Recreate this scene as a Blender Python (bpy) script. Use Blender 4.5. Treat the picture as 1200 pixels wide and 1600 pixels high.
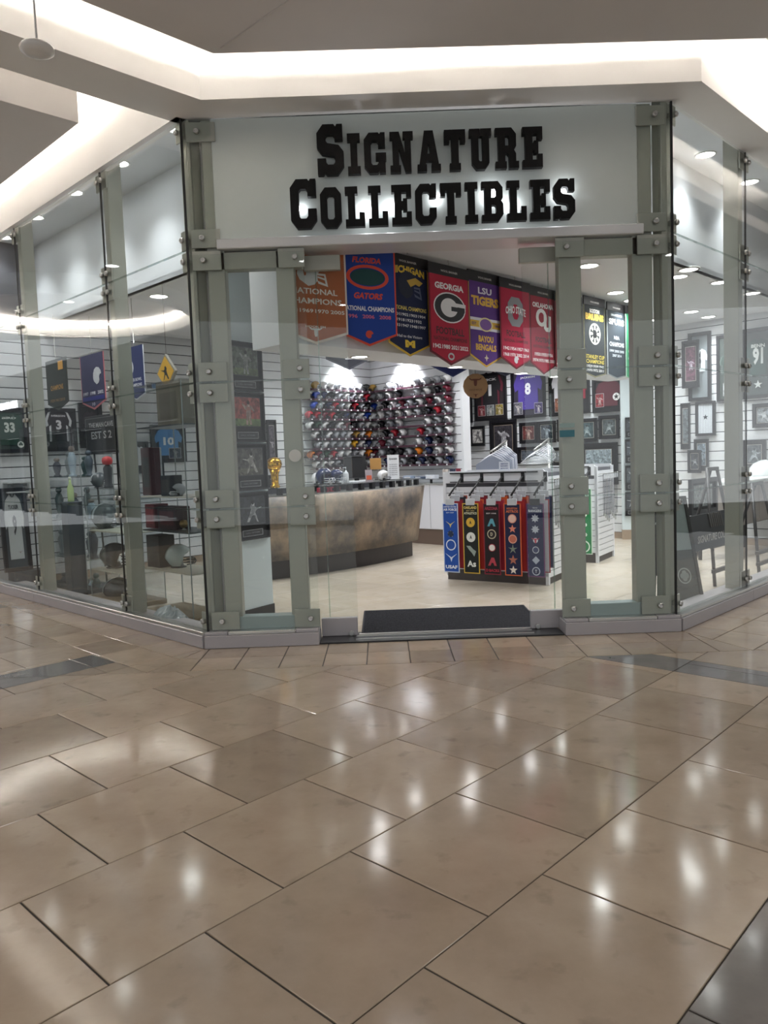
import bpy, math, random
from mathutils import Vector, Matrix
from math import sin, cos, pi, radians as RAD, sqrt
random.seed(7)
for o in list(bpy.data.objects): bpy.data.objects.remove(o)
scene = bpy.context.scene
COL = scene.collection
S = sqrt(0.5)

# ------------------------------------------------------------------ camera
CAM_F, CAM_PITCH, CAM_ROLL, CAM_H = 1193.04, 0.0714103, -0.0372887, 1.5
fw = Vector((0, cos(CAM_PITCH), -sin(CAM_PITCH)))
r0 = Vector((1, 0, 0)); u0 = r0.cross(fw)
rt = cos(CAM_ROLL) * r0 + sin(CAM_ROLL) * u0
up = -sin(CAM_ROLL) * r0 + cos(CAM_ROLL) * u0
cam_data = bpy.data.cameras.new('camera')
cam = bpy.data.objects.new('camera', cam_data); COL.objects.link(cam)
cam_data.sensor_fit = 'HORIZONTAL'; cam_data.sensor_width = 36.0
cam_data.lens = 36.0 * CAM_F / 1200.0
cam_data.clip_start = 0.05; cam_data.clip_end = 200
EYE = Vector((0, 0, CAM_H))
cam.matrix_world = Matrix(((rt.x, up.x, -fw.x, 0), (rt.y, up.y, -fw.y, 0), (rt.z, up.z, -fw.z, CAM_H), (0, 0, 0, 1)))
scene.camera = cam

# ------------------------------------------------------------------ world, exposure
scene.view_settings.view_transform = 'Standard'
scene.view_settings.look = 'None'
scene.view_settings.gamma = 1.0
scene.view_settings.exposure = 1.72
scene.view_settings.use_curve_mapping = False
w = bpy.data.worlds.new('mall_ambient'); scene.world = w; w.use_nodes = True
w.node_tree.nodes['Background'].inputs[0].default_value = (0.93, 0.96, 1.0, 1)
w.node_tree.nodes['Background'].inputs[1].default_value = 0.27
try:
    scene.cycles.transparent_max_bounces = 24
    scene.cycles.max_bounces = 8; scene.cycles.diffuse_bounces = 3; scene.cycles.glossy_bounces = 3
except Exception:
    pass

# ------------------------------------------------------------------ helpers
def lin(c):
    """sRGB 0-255 triple or hex string to linear rgb"""
    if isinstance(c, str):
        c = tuple(int(c[i:i + 2], 16) for i in (0, 2, 4))
    return tuple((v / 255 / 12.92) if v / 255 <= 0.04045 else ((v / 255 + 0.055) / 1.055) ** 2.4 for v in c)

MATS = {}
def mat(name, col, rough=0.5, metal=0.0, noise=None, spec=0.5, bump=None, rand=0.0, coat=0.0):
    if name in MATS: return MATS[name]
    m = bpy.data.materials.new(name); m.use_nodes = True
    nt = m.node_tree; b = nt.nodes['Principled BSDF']
    c = lin(col) + (1,)
    b.inputs['Base Color'].default_value = c
    b.inputs['Roughness'].default_value = rough
    b.inputs['Metallic'].default_value = metal
    b.inputs['Specular IOR Level'].default_value = spec
    b.inputs['Coat Weight'].default_value = coat
    if noise or bump or rand:
        tc = nt.nodes.new('ShaderNodeTexCoord')
        src = tc.outputs['Object']
    if noise:
        sc, amt, col2 = noise
        n = nt.nodes.new('ShaderNodeTexNoise'); n.inputs['Scale'].default_value = sc; n.inputs['Detail'].default_value = 6
        nt.links.new(src, n.inputs['Vector'])
        rp = nt.nodes.new('ShaderNodeMapRange'); rp.inputs[1].default_value = 0.35; rp.inputs[2].default_value = 0.68
        rp.inputs[3].default_value = 0; rp.inputs[4].default_value = amt
        nt.links.new(n.outputs[0], rp.inputs[0])
        mx = nt.nodes.new('ShaderNodeMix'); mx.data_type = 'RGBA'
        mx.inputs[6].default_value = c; mx.inputs[7].default_value = lin(col2) + (1,)
        nt.links.new(rp.outputs[0], mx.inputs[0]); nt.links.new(mx.outputs[2], b.inputs['Base Color'])
    if bump:
        sc, st = bump
        n2 = nt.nodes.new('ShaderNodeTexNoise'); n2.inputs['Scale'].default_value = sc
        nt.links.new(src, n2.inputs['Vector'])
        bp = nt.nodes.new('ShaderNodeBump'); bp.inputs['Strength'].default_value = st; bp.inputs['Distance'].default_value = 0.01
        nt.links.new(n2.outputs[0], bp.inputs['Height']); nt.links.new(bp.outputs[0], b.inputs['Normal'])
    MATS[name] = m
    return m

def glow(name, col, strength):
    if name in MATS: return MATS[name]
    m = bpy.data.materials.new(name); m.use_nodes = True
    nt = m.node_tree; nt.nodes.clear()
    e = nt.nodes.new('ShaderNodeEmission'); o = nt.nodes.new('ShaderNodeOutputMaterial')
    e.inputs[0].default_value = lin(col) + (1,); e.inputs[1].default_value = strength
    nt.links.new(e.outputs[0], o.inputs[0]); MATS[name] = m
    return m

def glass(name, tint, refl=1.0, add=0.0, rough=0.0):
    """thin pane: clear transmission plus a fresnel mirror coat"""
    if name in MATS: return MATS[name]
    m = bpy.data.materials.new(name); m.use_nodes = True
    nt = m.node_tree; nt.nodes.clear()
    o = nt.nodes.new('ShaderNodeOutputMaterial'); mx = nt.nodes.new('ShaderNodeMixShader')
    t = nt.nodes.new('ShaderNodeBsdfTransparent'); g = nt.nodes.new('ShaderNodeBsdfGlossy')
    f = nt.nodes.new('ShaderNodeFresnel'); f.inputs['IOR'].default_value = 1.5
    geo = nt.nodes.new('ShaderNodeNewGeometry')
    # same fresnel from either side of the pane
    mp = nt.nodes.new('ShaderNodeMath'); mp.operation = 'MULTIPLY_ADD'
    mp.inputs[1].default_value = refl; mp.inputs[2].default_value = add; mp.use_clamp = True
    lw = nt.nodes.new('ShaderNodeLayerWeight'); lw.inputs[0].default_value = 0.5
    pw = nt.nodes.new('ShaderNodeMath'); pw.operation = 'POWER'; pw.inputs[1].default_value = 5
    nt.links.new(lw.outputs['Facing'], pw.inputs[0])
    sch = nt.nodes.new('ShaderNodeMath'); sch.operation = 'MULTIPLY_ADD'; sch.inputs[1].default_value = 0.96; sch.inputs[2].default_value = 0.04
    nt.links.new(pw.outputs[0], sch.inputs[0])
    nt.nodes.remove(f); nt.nodes.remove(geo)
    nt.links.new(sch.outputs[0], mp.inputs[0])
    t.inputs[0].default_value = tuple(tint) + (1,)
    g.inputs['Roughness'].default_value = rough
    nt.links.new(mp.outputs[0], mx.inputs[0]); nt.links.new(t.outputs[0], mx.inputs[1]); nt.links.new(g.outputs[0], mx.inputs[2])
    nt.links.new(mx.outputs[0], o.inputs[0]); MATS[name] = m
    return m

class MB:
    """collects faces for one mesh object"""
    def __init__(s): s.v = []; s.f = []; s.mi = []; s.sm = []
    def add(s, vs, fs, mi=0, smooth=False):
        n = len(s.v); s.v += [tuple(v) for v in vs]
        for f in fs: s.f.append(tuple(i + n for i in f)); s.mi.append(mi); s.sm.append(smooth)
        return s
    def box(s, x0, x1, y0, y1, z0, z1, mi=0, M=None):
        vs = [Vector(p) for p in ((x0, y0, z0), (x1, y0, z0), (x1, y1, z0), (x0, y1, z0), (x0, y0, z1), (x1, y0, z1), (x1, y1, z1), (x0, y1, z1))]
        if M: vs = [M @ v for v in vs]
        return s.add(vs, [(0, 3, 2, 1), (4, 5, 6, 7), (0, 1, 5, 4), (1, 2, 6, 5), (2, 3, 7, 6), (3, 0, 4, 7)], mi)
    def cbox(s, x0, x1, y0, y1, z0, z1, c=0.004, mi=0, M=None):
        """box with chamfered edges (all three directions)"""
        X = (x0, x1); Y = (y0, y1); Z = (z0, z1); vs = []; idx = {}
        for i in (0, 1):
            for j in (0, 1):
                for k in (0, 1):
                    dx = c if i == 0 else -c; dy = c if j == 0 else -c; dz = c if k == 0 else -c
                    for a, p in enumerate(((X[i], Y[j] + dy, Z[k] + dz), (X[i] + dx, Y[j], Z[k] + dz), (X[i] + dx, Y[j] + dy, Z[k]))):
                        idx[i, j, k, a] = len(vs); vs.append(Vector(p))
        fs = []
        for i in (0, 1): fs.append([idx[i, j, k, 0] for j, k in ((0, 0), (1, 0), (1, 1), (0, 1))][::(-1 if i == 0 else 1)])
        for j in (0, 1): fs.append([idx[i, j, k, 1] for i, k in ((0, 0), (1, 0), (1, 1), (0, 1))][::(1 if j == 0 else -1)])
        for k in (0, 1): fs.append([idx[i, j, k, 2] for i, j in ((0, 0), (1, 0), (1, 1), (0, 1))][::(-1 if k == 0 else 1)])
        for i in (0, 1):
            for j in (0, 1): fs.append([idx[i, j, 0, 0], idx[i, j, 1, 0], idx[i, j, 1, 1], idx[i, j, 0, 1]])
        for i in (0, 1):
            for k in (0, 1): fs.append([idx[i, 0, k, 0], idx[i, 1, k, 0], idx[i, 1, k, 2], idx[i, 0, k, 2]])
        for j in (0, 1):
            for k in (0, 1): fs.append([idx[0, j, k, 1], idx[1, j, k, 1], idx[1, j, k, 2], idx[0, j, k, 2]])
        for i in (0, 1):
            for j in (0, 1):
                for k in (0, 1): fs.append([idx[i, j, k, 0], idx[i, j, k, 1], idx[i, j, k, 2]])
        if M: vs = [M @ v for v in vs]
        return s.add(vs, fs, mi)
    def prism(s, pts, z0, z1, mi=0, M=None):
        """polygon in xy (counter-clockwise) extruded in z"""
        n = len(pts)
        vs = [Vector((p[0], p[1], z0)) for p in pts] + [Vector((p[0], p[1], z1)) for p in pts]
        fs = [tuple(range(n))[::-1], tuple(range(n, 2 * n))] + [(i, (i + 1) % n, n + (i + 1) % n, n + i) for i in range(n)]
        if M: vs = [M @ v for v in vs]
        return s.add(vs, fs, mi)
    def plate(s, pts, y0, y1, mi=0):
        """polygon in xz extruded along y"""
        M = Matrix(((1, 0, 0, 0), (0, 0, 1, 0), (0, 1, 0, 0), (0, 0, 0, 1)))
        return s.prism(pts, y0, y1, mi, M)
    def tube(s, path, r, n=6, mi=0, closed=False):
        """round bar along a list of points; r a number or one per point"""
        P = [Vector(p) for p in path]; m = len(P)
        rr = r if isinstance(r, (list, tuple)) else [r] * m
        vs = []; last = None
        for i in range(m):
            a = P[(i - 1) % m] if (closed or i > 0) else P[i]
            b = P[(i + 1) % m] if (closed or i < m - 1) else P[i]
            t = (b - a)
            t = t.normalized() if t.length > 1e-9 else Vector((0, 0, 1))
            ref = Vector((0, 0, 1)) if abs(t.z) < 0.9 else Vector((1, 0, 0))
            if last is not None: ref = last
            u = (ref - t * ref.dot(t))
            u = u.normalized() if u.length > 1e-6 else t.orthogonal().normalized()
            v = t.cross(u); last = u
            for k in range(n):
                q = 2 * pi * k / n; vs.append(P[i] + (u * cos(q) + v * sin(q)) * rr[i])
        fs = []
        for i in range(m if closed else m - 1):
            j = (i + 1) % m
            for k in range(n): fs.append((i * n + k, i * n + (k + 1) % n, j * n + (k + 1) % n, j * n + k))
        s.add(vs, fs, mi, True)
        if not closed:
            b0 = len(s.v) - len(vs)
            s.f.append(tuple(b0 + k for k in range(n))[::-1]); s.mi.append(mi); s.sm.append(False)
            s.f.append(tuple(b0 + (m - 1) * n + k for k in range(n))); s.mi.append(mi); s.sm.append(False)
        return s
    def lathe(s, prof, n=16, mi=0, M=None, smooth=True):
        """profile of (radius, z) turned about z"""
        vs = []
        for r, z in prof:
            for k in range(n): vs.append(Vector((r * cos(2 * pi * k / n), r * sin(2 * pi * k / n), z)))
        fs = []
        for i in range(len(prof) - 1):
            for k in range(n): fs.append((i * n + k, i * n + (k + 1) % n, (i + 1) * n + (k + 1) % n, (i + 1) * n + k))
        if M: vs = [M @ v for v in vs]
        n0 = len(s.v); s.add(vs, fs, mi, smooth)
        s.f.append(tuple(n0 + k for k in range(n))[::-1]); s.mi.append(mi); s.sm.append(False)
        s.f.append(tuple(n0 + (len(prof) - 1) * n + k for k in range(n))); s.mi.append(mi); s.sm.append(False)
        return s
    def mesh(s, name, mats):
        me = bpy.data.meshes.new(name); me.from_pydata(s.v, [], s.f)
        if not isinstance(mats, (list, tuple)): mats = [mats]
        for m in mats: me.materials.append(m)
        me.polygons.foreach_set('material_index', s.mi); me.polygons.foreach_set('use_smooth', s.sm)
        me.update(); return me
    def build(s, name, mats, parent=None, loc=None, rotz=None):
        o = bpy.data.objects.new(name, s.mesh(name, mats)); COL.objects.link(o)
        if parent: o.parent = parent
        if loc is not None: o.location = loc
        if rotz is not None: o.rotation_euler = (0, 0, rotz)
        return o

def inst(name, me, parent=None, loc=(0, 0, 0), rot=None, mats=None):
    o = bpy.data.objects.new(name, me); COL.objects.link(o)
    if parent: o.parent = parent
    o.location = loc
    if rot is not None: o.rotation_euler = rot
    if mats:
        for i, m in enumerate(mats):
            o.material_slots[i].link = 'OBJECT'; o.material_slots[i].material = m
    return o

def tag(o, label, cat, group=None):
    o['label'] = label; o['category'] = cat
    if group: o['group'] = group
    return o
def thing(name, label, cat, loc=(0, 0, 0), rotz=0, group=None):
    o = bpy.data.objects.new(name, None); COL.objects.link(o)
    o.empty_display_size = 0.05
    o.location = loc; o.rotation_euler = (0, 0, rotz)
    return tag(o, label, cat, group)
def struct(o, label=None):
    o['kind'] = 'structure'
    if label: o['label'] = label
    return o
def sempty(name, label, loc=(0, 0, 0), rotz=0):
    o = bpy.data.objects.new(name, None); COL.objects.link(o); o.empty_display_size = 0.05
    o.location = loc; o.rotation_euler = (0, 0, rotz); return struct(o, label)

class Fr:
    """vertical reference plane: x along it (left to right as seen from the front), y away from the viewer, z up"""
    def __init__(s, ox, oy, deg):
        s.o = Vector((ox, oy, 0)); s.a = RAD(deg); s.X = Vector((cos(s.a), sin(s.a), 0)); s.Y = Vector((-sin(s.a), cos(s.a), 0))
    def w(s, x, y, z=0): return s.o + s.X * x + s.Y * y + Vector((0, 0, z))
    def pix(s, px, py, d=0.0):
        """where the sight line of a photograph pixel meets this plane (set back by d): local x, z"""
        q = fw + rt * ((px - 600) / CAM_F) - up * ((py - 800) / CAM_F)
        t = ((s.o + s.Y * d - EYE).dot(s.Y)) / q.dot(s.Y)
        p = EYE + q * t - s.o
        return p.dot(s.X), p.z

def lamp_spot(name, loc, power, target=None, angle=110, blend=0.6, col=(1, 1, 1), r=0.05, parent=None):
    d = bpy.data.lights.new(name, 'SPOT'); d.energy = power; d.spot_size = RAD(angle); d.spot_blend = blend
    d.color = col; d.shadow_soft_size = r
    o = bpy.data.objects.new(name, d); COL.objects.link(o); o.location = loc
    if target is not None:
        o.rotation_euler = (Vector(target) - Vector(loc)).to_track_quat('-Z', 'Y').to_euler()
    if parent: o.parent = parent
    return o

# ------------------------------------------------------------------ materials used widely
M_WHITE = mat('white_paint', 'e9e7e4', 0.6, noise=(3, 0.15, 'dcd9d4'))
M_CEIL = mat('ceiling_paint', 'd2cdca', 0.75, noise=(1.2, 0.2, 'c7c2bf'))
M_POST = mat('grey_green_steel', 'a6a79c', 0.45, 0.3, noise=(2.5, 0.25, '999b91'))
M_PLATE = mat('clamp_plate_paint', 'a7a89e', 0.42, 0.25, noise=(5, 0.2, '9c9e94'))
M_STEEL = mat('brushed_steel', 'b9b9b6', 0.28, 0.9)
M_BASE = mat('plinth_metal', 'aaa6a8', 0.42, 0.35, noise=(2, 0.3, '9a9698'))
M_BLACK = mat('black_satin', '17171a', 0.4)
M_SEAL = mat('black_seal', '0c0d0c', 0.5)
M_GLASS = glass('shop_glass', (0.955, 0.975, 0.965), 1.0, 0.0)
M_CLEAR = glass('clear_acrylic', (0.97, 0.98, 0.985), 1.0, 0.01)
M_LED = glow('downlight_lens', 'ffffff', 8)
# ================================================================== FLOORS
def stone(name, base, blot, vein, rough, rv=0.12):
    m = bpy.data.materials.new(name); m.use_nodes = True
    nt = m.node_tree; b = nt.nodes['Principled BSDF']; N = nt.nodes.new; L = nt.links.new
    tc = N('ShaderNodeTexCoord'); oi = N('ShaderNodeObjectInfo'); geo = N('ShaderNodeNewGeometry')
    vm = N('ShaderNodeVectorMath'); vm.operation = 'ADD'
    ml = N('ShaderNodeVectorMath'); ml.operation = 'SCALE'; ml.inputs[3].default_value = 37.0
    cx = N('ShaderNodeCombineXYZ'); L(oi.outputs['Random'], cx.inputs[0]); L(oi.outputs['Random'], cx.inputs[1]); L(cx.outputs[0], ml.inputs[0])
    L(tc.outputs['Object'], vm.inputs[0]); L(ml.outputs[0], vm.inputs[1])
    n1 = N('ShaderNodeTexNoise'); n1.inputs['Scale'].default_value = 3.2; n1.inputs['Detail'].default_value = 8; n1.inputs['Roughness'].default_value = 0.62
    n2 = N('ShaderNodeTexNoise'); n2.inputs['Scale'].default_value = 8; n2.inputs['Detail'].default_value = 5
    L(vm.outputs[0], n1.inputs['Vector']); L(vm.outputs[0], n2.inputs['Vector'])
    m1 = N('ShaderNodeMapRange'); m1.inputs[1].default_value = 0.35; m1.inputs[2].default_value = 0.7; L(n1.outputs[0], m1.inputs[0])
    m2 = N('ShaderNodeMapRange'); m2.inputs[1].default_value = 0.60; m2.inputs[2].default_value = 0.74; m2.inputs[4].default_value = 0.38; L(n2.outputs[0], m2.inputs[0])
    a = N('ShaderNodeMix'); a.data_type = 'RGBA'; a.inputs[6].default_value = lin(base) + (1,); a.inputs[7].default_value = lin(blot) + (1,); L(m1.outputs[0], a.inputs[0])
    c = N('ShaderNodeMix'); c.data_type = 'RGBA'; c.inputs[7].default_value = lin(vein) + (1,); L(a.outputs[2], c.inputs[6]); L(m2.outputs[0], c.inputs[0])
    hv = N('ShaderNodeHueSaturation'); L(c.outputs[2], hv.inputs['Color'])
    mv = N('ShaderNodeMapRange'); mv.inputs[3].default_value = 1 - rv; mv.inputs[4].default_value = 1 + rv; L(oi.outputs['Random'], mv.inputs[0]); L(mv.outputs[0], hv.inputs['Value'])
    L(hv.outputs[0], b.inputs['Base Color'])
    mr = N('ShaderNodeMapRange'); mr.inputs[3].default_value = rough * 0.85; mr.inputs[4].default_value = rough * 1.3; L(n1.outputs[0], mr.inputs[0]); L(mr.outputs[0], b.inputs['Roughness'])
    MATS[name] = m
    return m
M_TILE = stone('beige_limestone', '9d8d7b', '8f7e6c', '665646', 0.10, 0.14)
M_TILEG = stone('grey_limestone', '6f6a66', '5f5b58', '4d4a48', 0.09)
M_TILEIN = stone('pale_limestone', 'c2b7a8', 'b4a896', '9c8f7e', 0.2, 0.05)
M_GROUT = mat('dark_grout', '2b241e', 0.8)
TH = 0.812954749; TU = Vector((cos(TH), sin(TH))); TV = Vector((-sin(TH), cos(TH)))
TW = 0.65
def clip(poly, n, c):
    """keep the part of a polygon where n.p <= c"""
    out = []
    for i in range(len(poly)):
        a, b = poly[i], poly[(i + 1) % len(poly)]
        da, db = a.dot(n) - c, b.dot(n) - c
        if da <= 1e-9: out.append(a)
        if (da < 0 < db) or (db < 0 < da): out.append(a + (b - a) * (da / (da - db)))
    return out
def area(p): return 0.5 * sum(p[i].x * p[(i + 1) % len(p)].y - p[(i + 1) % len(p)].x * p[i].y for i in range(len(p)))
CL = Vector((-1.476, 6.17)); CR = Vector((2.36, 6.17))       # storefront corners
NL = Vector((-S, -S)); NF = Vector((0, -1)); NR = Vector((S, -S))  # outward normals
cL, cF, cR = CL.dot(NL), CL.dot(NF), CR.dot(NR)
BW = 0.70   # border course along the storefront
def outside(poly, off):
    """pieces of a polygon lying more than off in front of the storefront outline"""
    res = []
    a = clip(poly, -NF, -(cF + off)); res.append(a)
    rest = clip(poly, NF, cF + off)
    b = clip(rest, -NL, -(cL + off)); res.append(b)
    rest = clip(rest, NL, cL + off)
    res.append(clip(rest, -NR, -(cR + off)))
    return [p for p in res if len(p) > 2 and abs(area(p)) > 2e-4]
def inset(poly, g):
    n = len(poly); out = []
    if area(poly) < 0: poly = poly[::-1]
    c = sum(poly, Vector((0, 0))) / n
    lines = []
    for i in range(n):
        a, b = poly[i], poly[(i + 1) % n]; d = b - a
        if d.length < 1e-6: continue
        nn = Vector((d.y, -d.x)).normalized(); lines.append((nn, a.dot(nn) - g))
    q = poly
    for nn, cc in lines: q = clip(q, nn, cc)
    return q
def tile_geo(mb, pieces, c0, g=0.0034, mi=0):
    for p in pieces:
        p = inset(p, g)
        if len(p) < 3 or abs(area(p)) < 1e-4: continue
        q = inset(p, 0.0022)
        if len(q) != len(p): q = p
        n = len(p)
        vs = [(v.x - c0.x, v.y - c0.y, -0.02) for v in p] + [(v.x - c0.x, v.y - c0.y, -0.0018) for v in p] + [(v.x - c0.x, v.y - c0.y, 0) for v in q]
        fs = [tuple(range(2 * n, 3 * n))]
        for i in range(n):
            j = (i + 1) % n
            fs += [(i, j, n + j, n + i), (n + i, n + j, 2 * n + j, 2 * n + i)]
        mb.add(vs, fs, mi)
def in_view(c, m=60):
    v = Vector((c.x, c.y, 0)) - EYE; z = v.dot(fw)
    if z < 0.3: return False
    x = 600 + CAM_F * v.dot(rt) / z; y = 800 - CAM_F * v.dot(up) / z
    return -m < x < 1200 + m and y < 1600 + 3 * m

mall = MB().box(-16, 16, -6, 20, -0.3, -0.0045).build('floor', M_GROUT); struct(mall, 'polished beige limestone floor of the mall laid in running bond')
full = MB(); h = TW / 2
tile_geo(full, [[TU * -h + TV * -h, TU * h + TV * -h, TU * h + TV * h, TU * -h + TV * h]], Vector((0, 0)))
me_full = full.mesh('tile', M_TILE); me_fullg = full.mesh('tile', M_TILEG)
far = MB(); nt_ = 0
V0, U0 = 1.42693, 0.956
for r in range(-14, 26):
    for k in range(-26, 26):
        ua = U0 + TW * k + (0 if r % 2 else TW / 2); va = V0 + r * 0.6476
        poly = [TU * ua + TV * va, TU * (ua + TW) + TV * va, TU * (ua + TW) + TV * (va + 0.6476), TU * ua + TV * (va + 0.6476)]
        c = sum(poly, Vector((0, 0))) / 4
        if c.length > 13 or c.y < -4.5: continue
        pcs = outside(poly, BW)
        if not pcs: continue
        grey = (r == -2)
        # dark crossing bands inlaid in the field
        parts = []
        for p in pcs:
            uA, uB = U0 + 6.15 * TW, U0 + 6.66 * TW
            vA, vB = V0 + 6.33 * 0.6476, V0 + 6.92 * 0.6476
            if va < V0 + 2.2 * 0.6476 and ua + TW > uA and ua < uB and not grey:
                g1 = clip(clip(p, TU, uB), -TU, -uA)
                if len(g1) > 2: parts.append((g1, 1))
                for q in (clip(p, TU, uA), clip(p, -TU, -uB)):
                    if len(q) > 2: parts.append((q, 0))
            elif ua < U0 + 2.78 * TW and va + 0.6476 > vA and va < vB and c.x < -1.7:
                pp = clip(p, TU, U0 + 2.78 * TW); r2 = clip(p, -TU, -(U0 + 2.78 * TW))
                if len(r2) > 2: parts.append((r2, 0))
                if len(pp) > 2:
                    g1 = clip(clip(pp, TV, vB), -TV, -vA)
                    if len(g1) > 2: parts.append((g1, 1))
                    for q in (clip(pp, TV, vA), clip(pp, -TV, -vB)):
                        if len(q) > 2: parts.append((q, 0))
            else: parts.append((p, 1 if grey else 0))
        vis = any(in_view(x) for x in poly + [c])
        if not vis:
            for p, gi in parts: tile_geo(far, [p], Vector((0, 0)), mi=gi)
            continue
        if len(parts) == 1 and abs(abs(area(parts[0][0])) - TW * 0.6476) < 1e-3:
            o = inst('tile', me_fullg if parts[0][1] else me_full, mall, (c.x, c.y, 0)); nt_ += 1
        else:
            for p, gi in parts:
                if abs(area(p)) < 3e-4: continue
                mb = MB(); tile_geo(mb, [p], c)
                if mb.f: mb.build('tile', M_TILEG if gi else M_TILE, mall, (c.x, c.y, 0)); nt_ += 1
o = far.build('tile_field', [M_TILE, M_TILEG], mall); o['kind'] = 'stuff'
# border course: two rows of small tiles following the storefront
def border(A, B, n, t, mA, mB, step, ph):
    """A..B along the base line, n outward normal, t along; mA/mB mitre shifts per metre outward"""
    L = (B - A).length
    for row in range(2):
        o0, o1 = BW * row / 2, BW * (row + 1) / 2
        x = -mA * BW - step + ph
        while x < L + mB * BW + step:
            lo0, lo1 = x, x + step
            p = [A + t * lo0 + n * o0, A + t * lo1 + n * o0, A + t * lo1 + n * o1, A + t * lo0 + n * o1]
            # mitre ends
            d0 = (t + n * (1 / mA) if mA else t); x += step
            if mA:
                m = Vector((t.x, t.y)) * 1 + n * mA; m.normalize(); p = clip(p, -m, -A.dot(m))
            if mB and len(p) > 2:
                m = -Vector((t.x, t.y)) + n * mB; m.normalize(); p = clip(p, -m, -B.dot(m))
            if len(p) < 3 or abs(area(p)) < 3e-3: continue
            c = sum(p, Vector((0, 0))) / len(p)
            if c.length > 13: continue
            if in_view(c):
                mb = MB(); tile_geo(mb, [p], c); mb.build('border_tile', M_TILE, mall, (c.x, c.y, 0))
            else:
                mb = MB(); tile_geo(mb, [p], Vector((0, 0))); far2.add(mb.v, mb.f)
far2 = MB()
k = math.tan(RAD(22.5))
border(CL, CR, NF, Vector((1, 0)), k, k, 0.322, -0.2 + 1.476 - 0.322 * 3)
border(CL + Vector((-S, S)) * 9, CL, NL, Vector((S, -S)), 0, k, 0.5, 0)
border(CR, CR + Vector((S, S)) * 9, NR, Vector((S, S)), k, 0, 0.5, 0)
if far2.f: o = far2.build('border_field', M_TILE, mall); o['kind'] = 'stuff'

# shop floor
shop_poly = [CL + Vector((0, .16)), CR + Vector((0, .16)), Vector((6.4, 10.25)), Vector((1.05, 15.7)), Vector((-4.95, 9.68))]
mb = MB().prism(shop_poly, -0.05, -0.0035)
shopf = mb.build('floor_inside', mat('pale_grout', '8d8376', 0.8)); struct(shopf, 'pale stone tile floor inside the shop')
ST = 0.62
dU, dV = Vector((S, S)), Vector((-S, S))
for i in range(-8, 30):
    for j in range(-8, 30):
        a = Vector((0.1, 6.2)) + dU * (i * ST) + dV * (j * ST) - dV * 8
        p = [a, a + dU * ST, a + dU * ST + dV * ST, a + dV * ST]
        c = sum(p, Vector((0, 0))) / 4
        for q0 in range(5):
            A, B = shop_poly[q0], shop_poly[(q0 + 1) % 5]; d = (B - A); n = Vector((d.y, -d.x)).normalized()
            p = clip(p, n, A.dot(n))
            if len(p) < 3: break
        if len(p) < 3 or abs(area(p)) < 2e-3: continue
        mb = MB(); tile_geo(mb, [p], c, 0.002)
        if mb.f: mb.build('tile', M_TILEIN, shopf, (c.x, c.y, 0.0))

# ================================================================== MALL CEILING
Z_SOF = 4.20
M_COVE = glow('cove_tube', 'fff8ef', 18)
fascia_y = 5.885
# storefront bulkhead: fascia face (lit by the cove) and soffit
FAF = 0.285
def off_pt(d):
    """corners of the storefront outline pushed outward by d (left, right)"""
    return Vector((CL.x - d * k, CL.y - d)), Vector((CR.x + d * k, CR.y - d))
A, B = off_pt(FAF); far_r = B + Vector((S, S)) * 7
bl = Vector((-1.247, fascia_y))                       # where the beam springs
mb = MB()
mb.prism([Vector((-1.247, fascia_y)), Vector((B.x, fascia_y)), far_r, far_r + Vector((-S, S)) * 0.30, Vector((2.32, 6.20)), Vector((-1.247, 6.20))], Z_SOF, 5.0)
o = mb.build('wall_front', M_WHITE); struct(o, 'white bulkhead above the storefront washed by cove light')
# beam running toward the viewer at left
d = Vector((-S, -S)); nrm = Vector((S, -S))
p0 = Vector((-1.247, fascia_y)) ; p1 = p0 - nrm * 0.46
mb = MB().prism([p0 + d * 9, p0, Vector((-1.247, 6.2)), Vector((-1.35, 6.45)), p1 + d * -0.12, p1 + d * 9][::1], Z_SOF, 5.0)
o = mb.build('wall_beam', M_WHITE); struct(o, 'white dropped ceiling beam reaching out from the storefront corner')
# fascia over the left wing
q0 = CL + Vector((0.02, 0.02)); t = Vector((-S, S)); n = Vector((-S, -S))
mb = MB().prism([q0 + n * 0.06, q0 + t * 0.0 - n * 0.04, q0 + t * 9 - n * 0.04, q0 + t * 9 + n * 0.06][::-1], Z_SOF + 0.0, 5.0)
o = mb.build('wall_left_fascia', M_WHITE); struct(o, 'white lit fascia above the long glass wing beside the beam')
# ceiling above the coves
o = MB().box(-16, 16, -6, 16, 4.98, 5.1).build('ceiling', M_WHITE); struct(o, 'upper ceiling behind the coves')
# floating ceiling panel over the concourse
Zc = 4.34
c0 = Vector((-1.067, 5.52))
pts = [c0, c0 + d * 10, Vector((2.0, -5)), Vector((9, -5)), Vector((9, 5.62 + 4)), Vector((7.2, 9.56)), Vector((3.3, 5.60))]
mb = MB().prism(pts, Zc, Zc + 0.14)
cloud = mb.build('ceiling_panel', M_CEIL); struct(cloud, 'floating grey ceiling panel with cove light along its edge')
seam = MB(); sv = Vector((1.02, -1.0)).normalized()
p = Vector((-1.0, 5.45)); seam.tube([(p.x, p.y, Zc - 0.001), (p.x + sv.x * 7, p.y + sv.y * 7, Zc - 0.001)], 0.004, 4)
seam.build('seam', M_CEIL, cloud)
# left corridor panel
e0 = Vector((-2.444, 6.647))
mb = MB().prism([e0, e0 + t * 9, e0 + t * 9 + d * 9, e0 + d * 9], 4.40, 4.66)
o = mb.build('ceiling_panel', M_CEIL); struct(o, 'thick floating ceiling panel over the side corridor')
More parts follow.
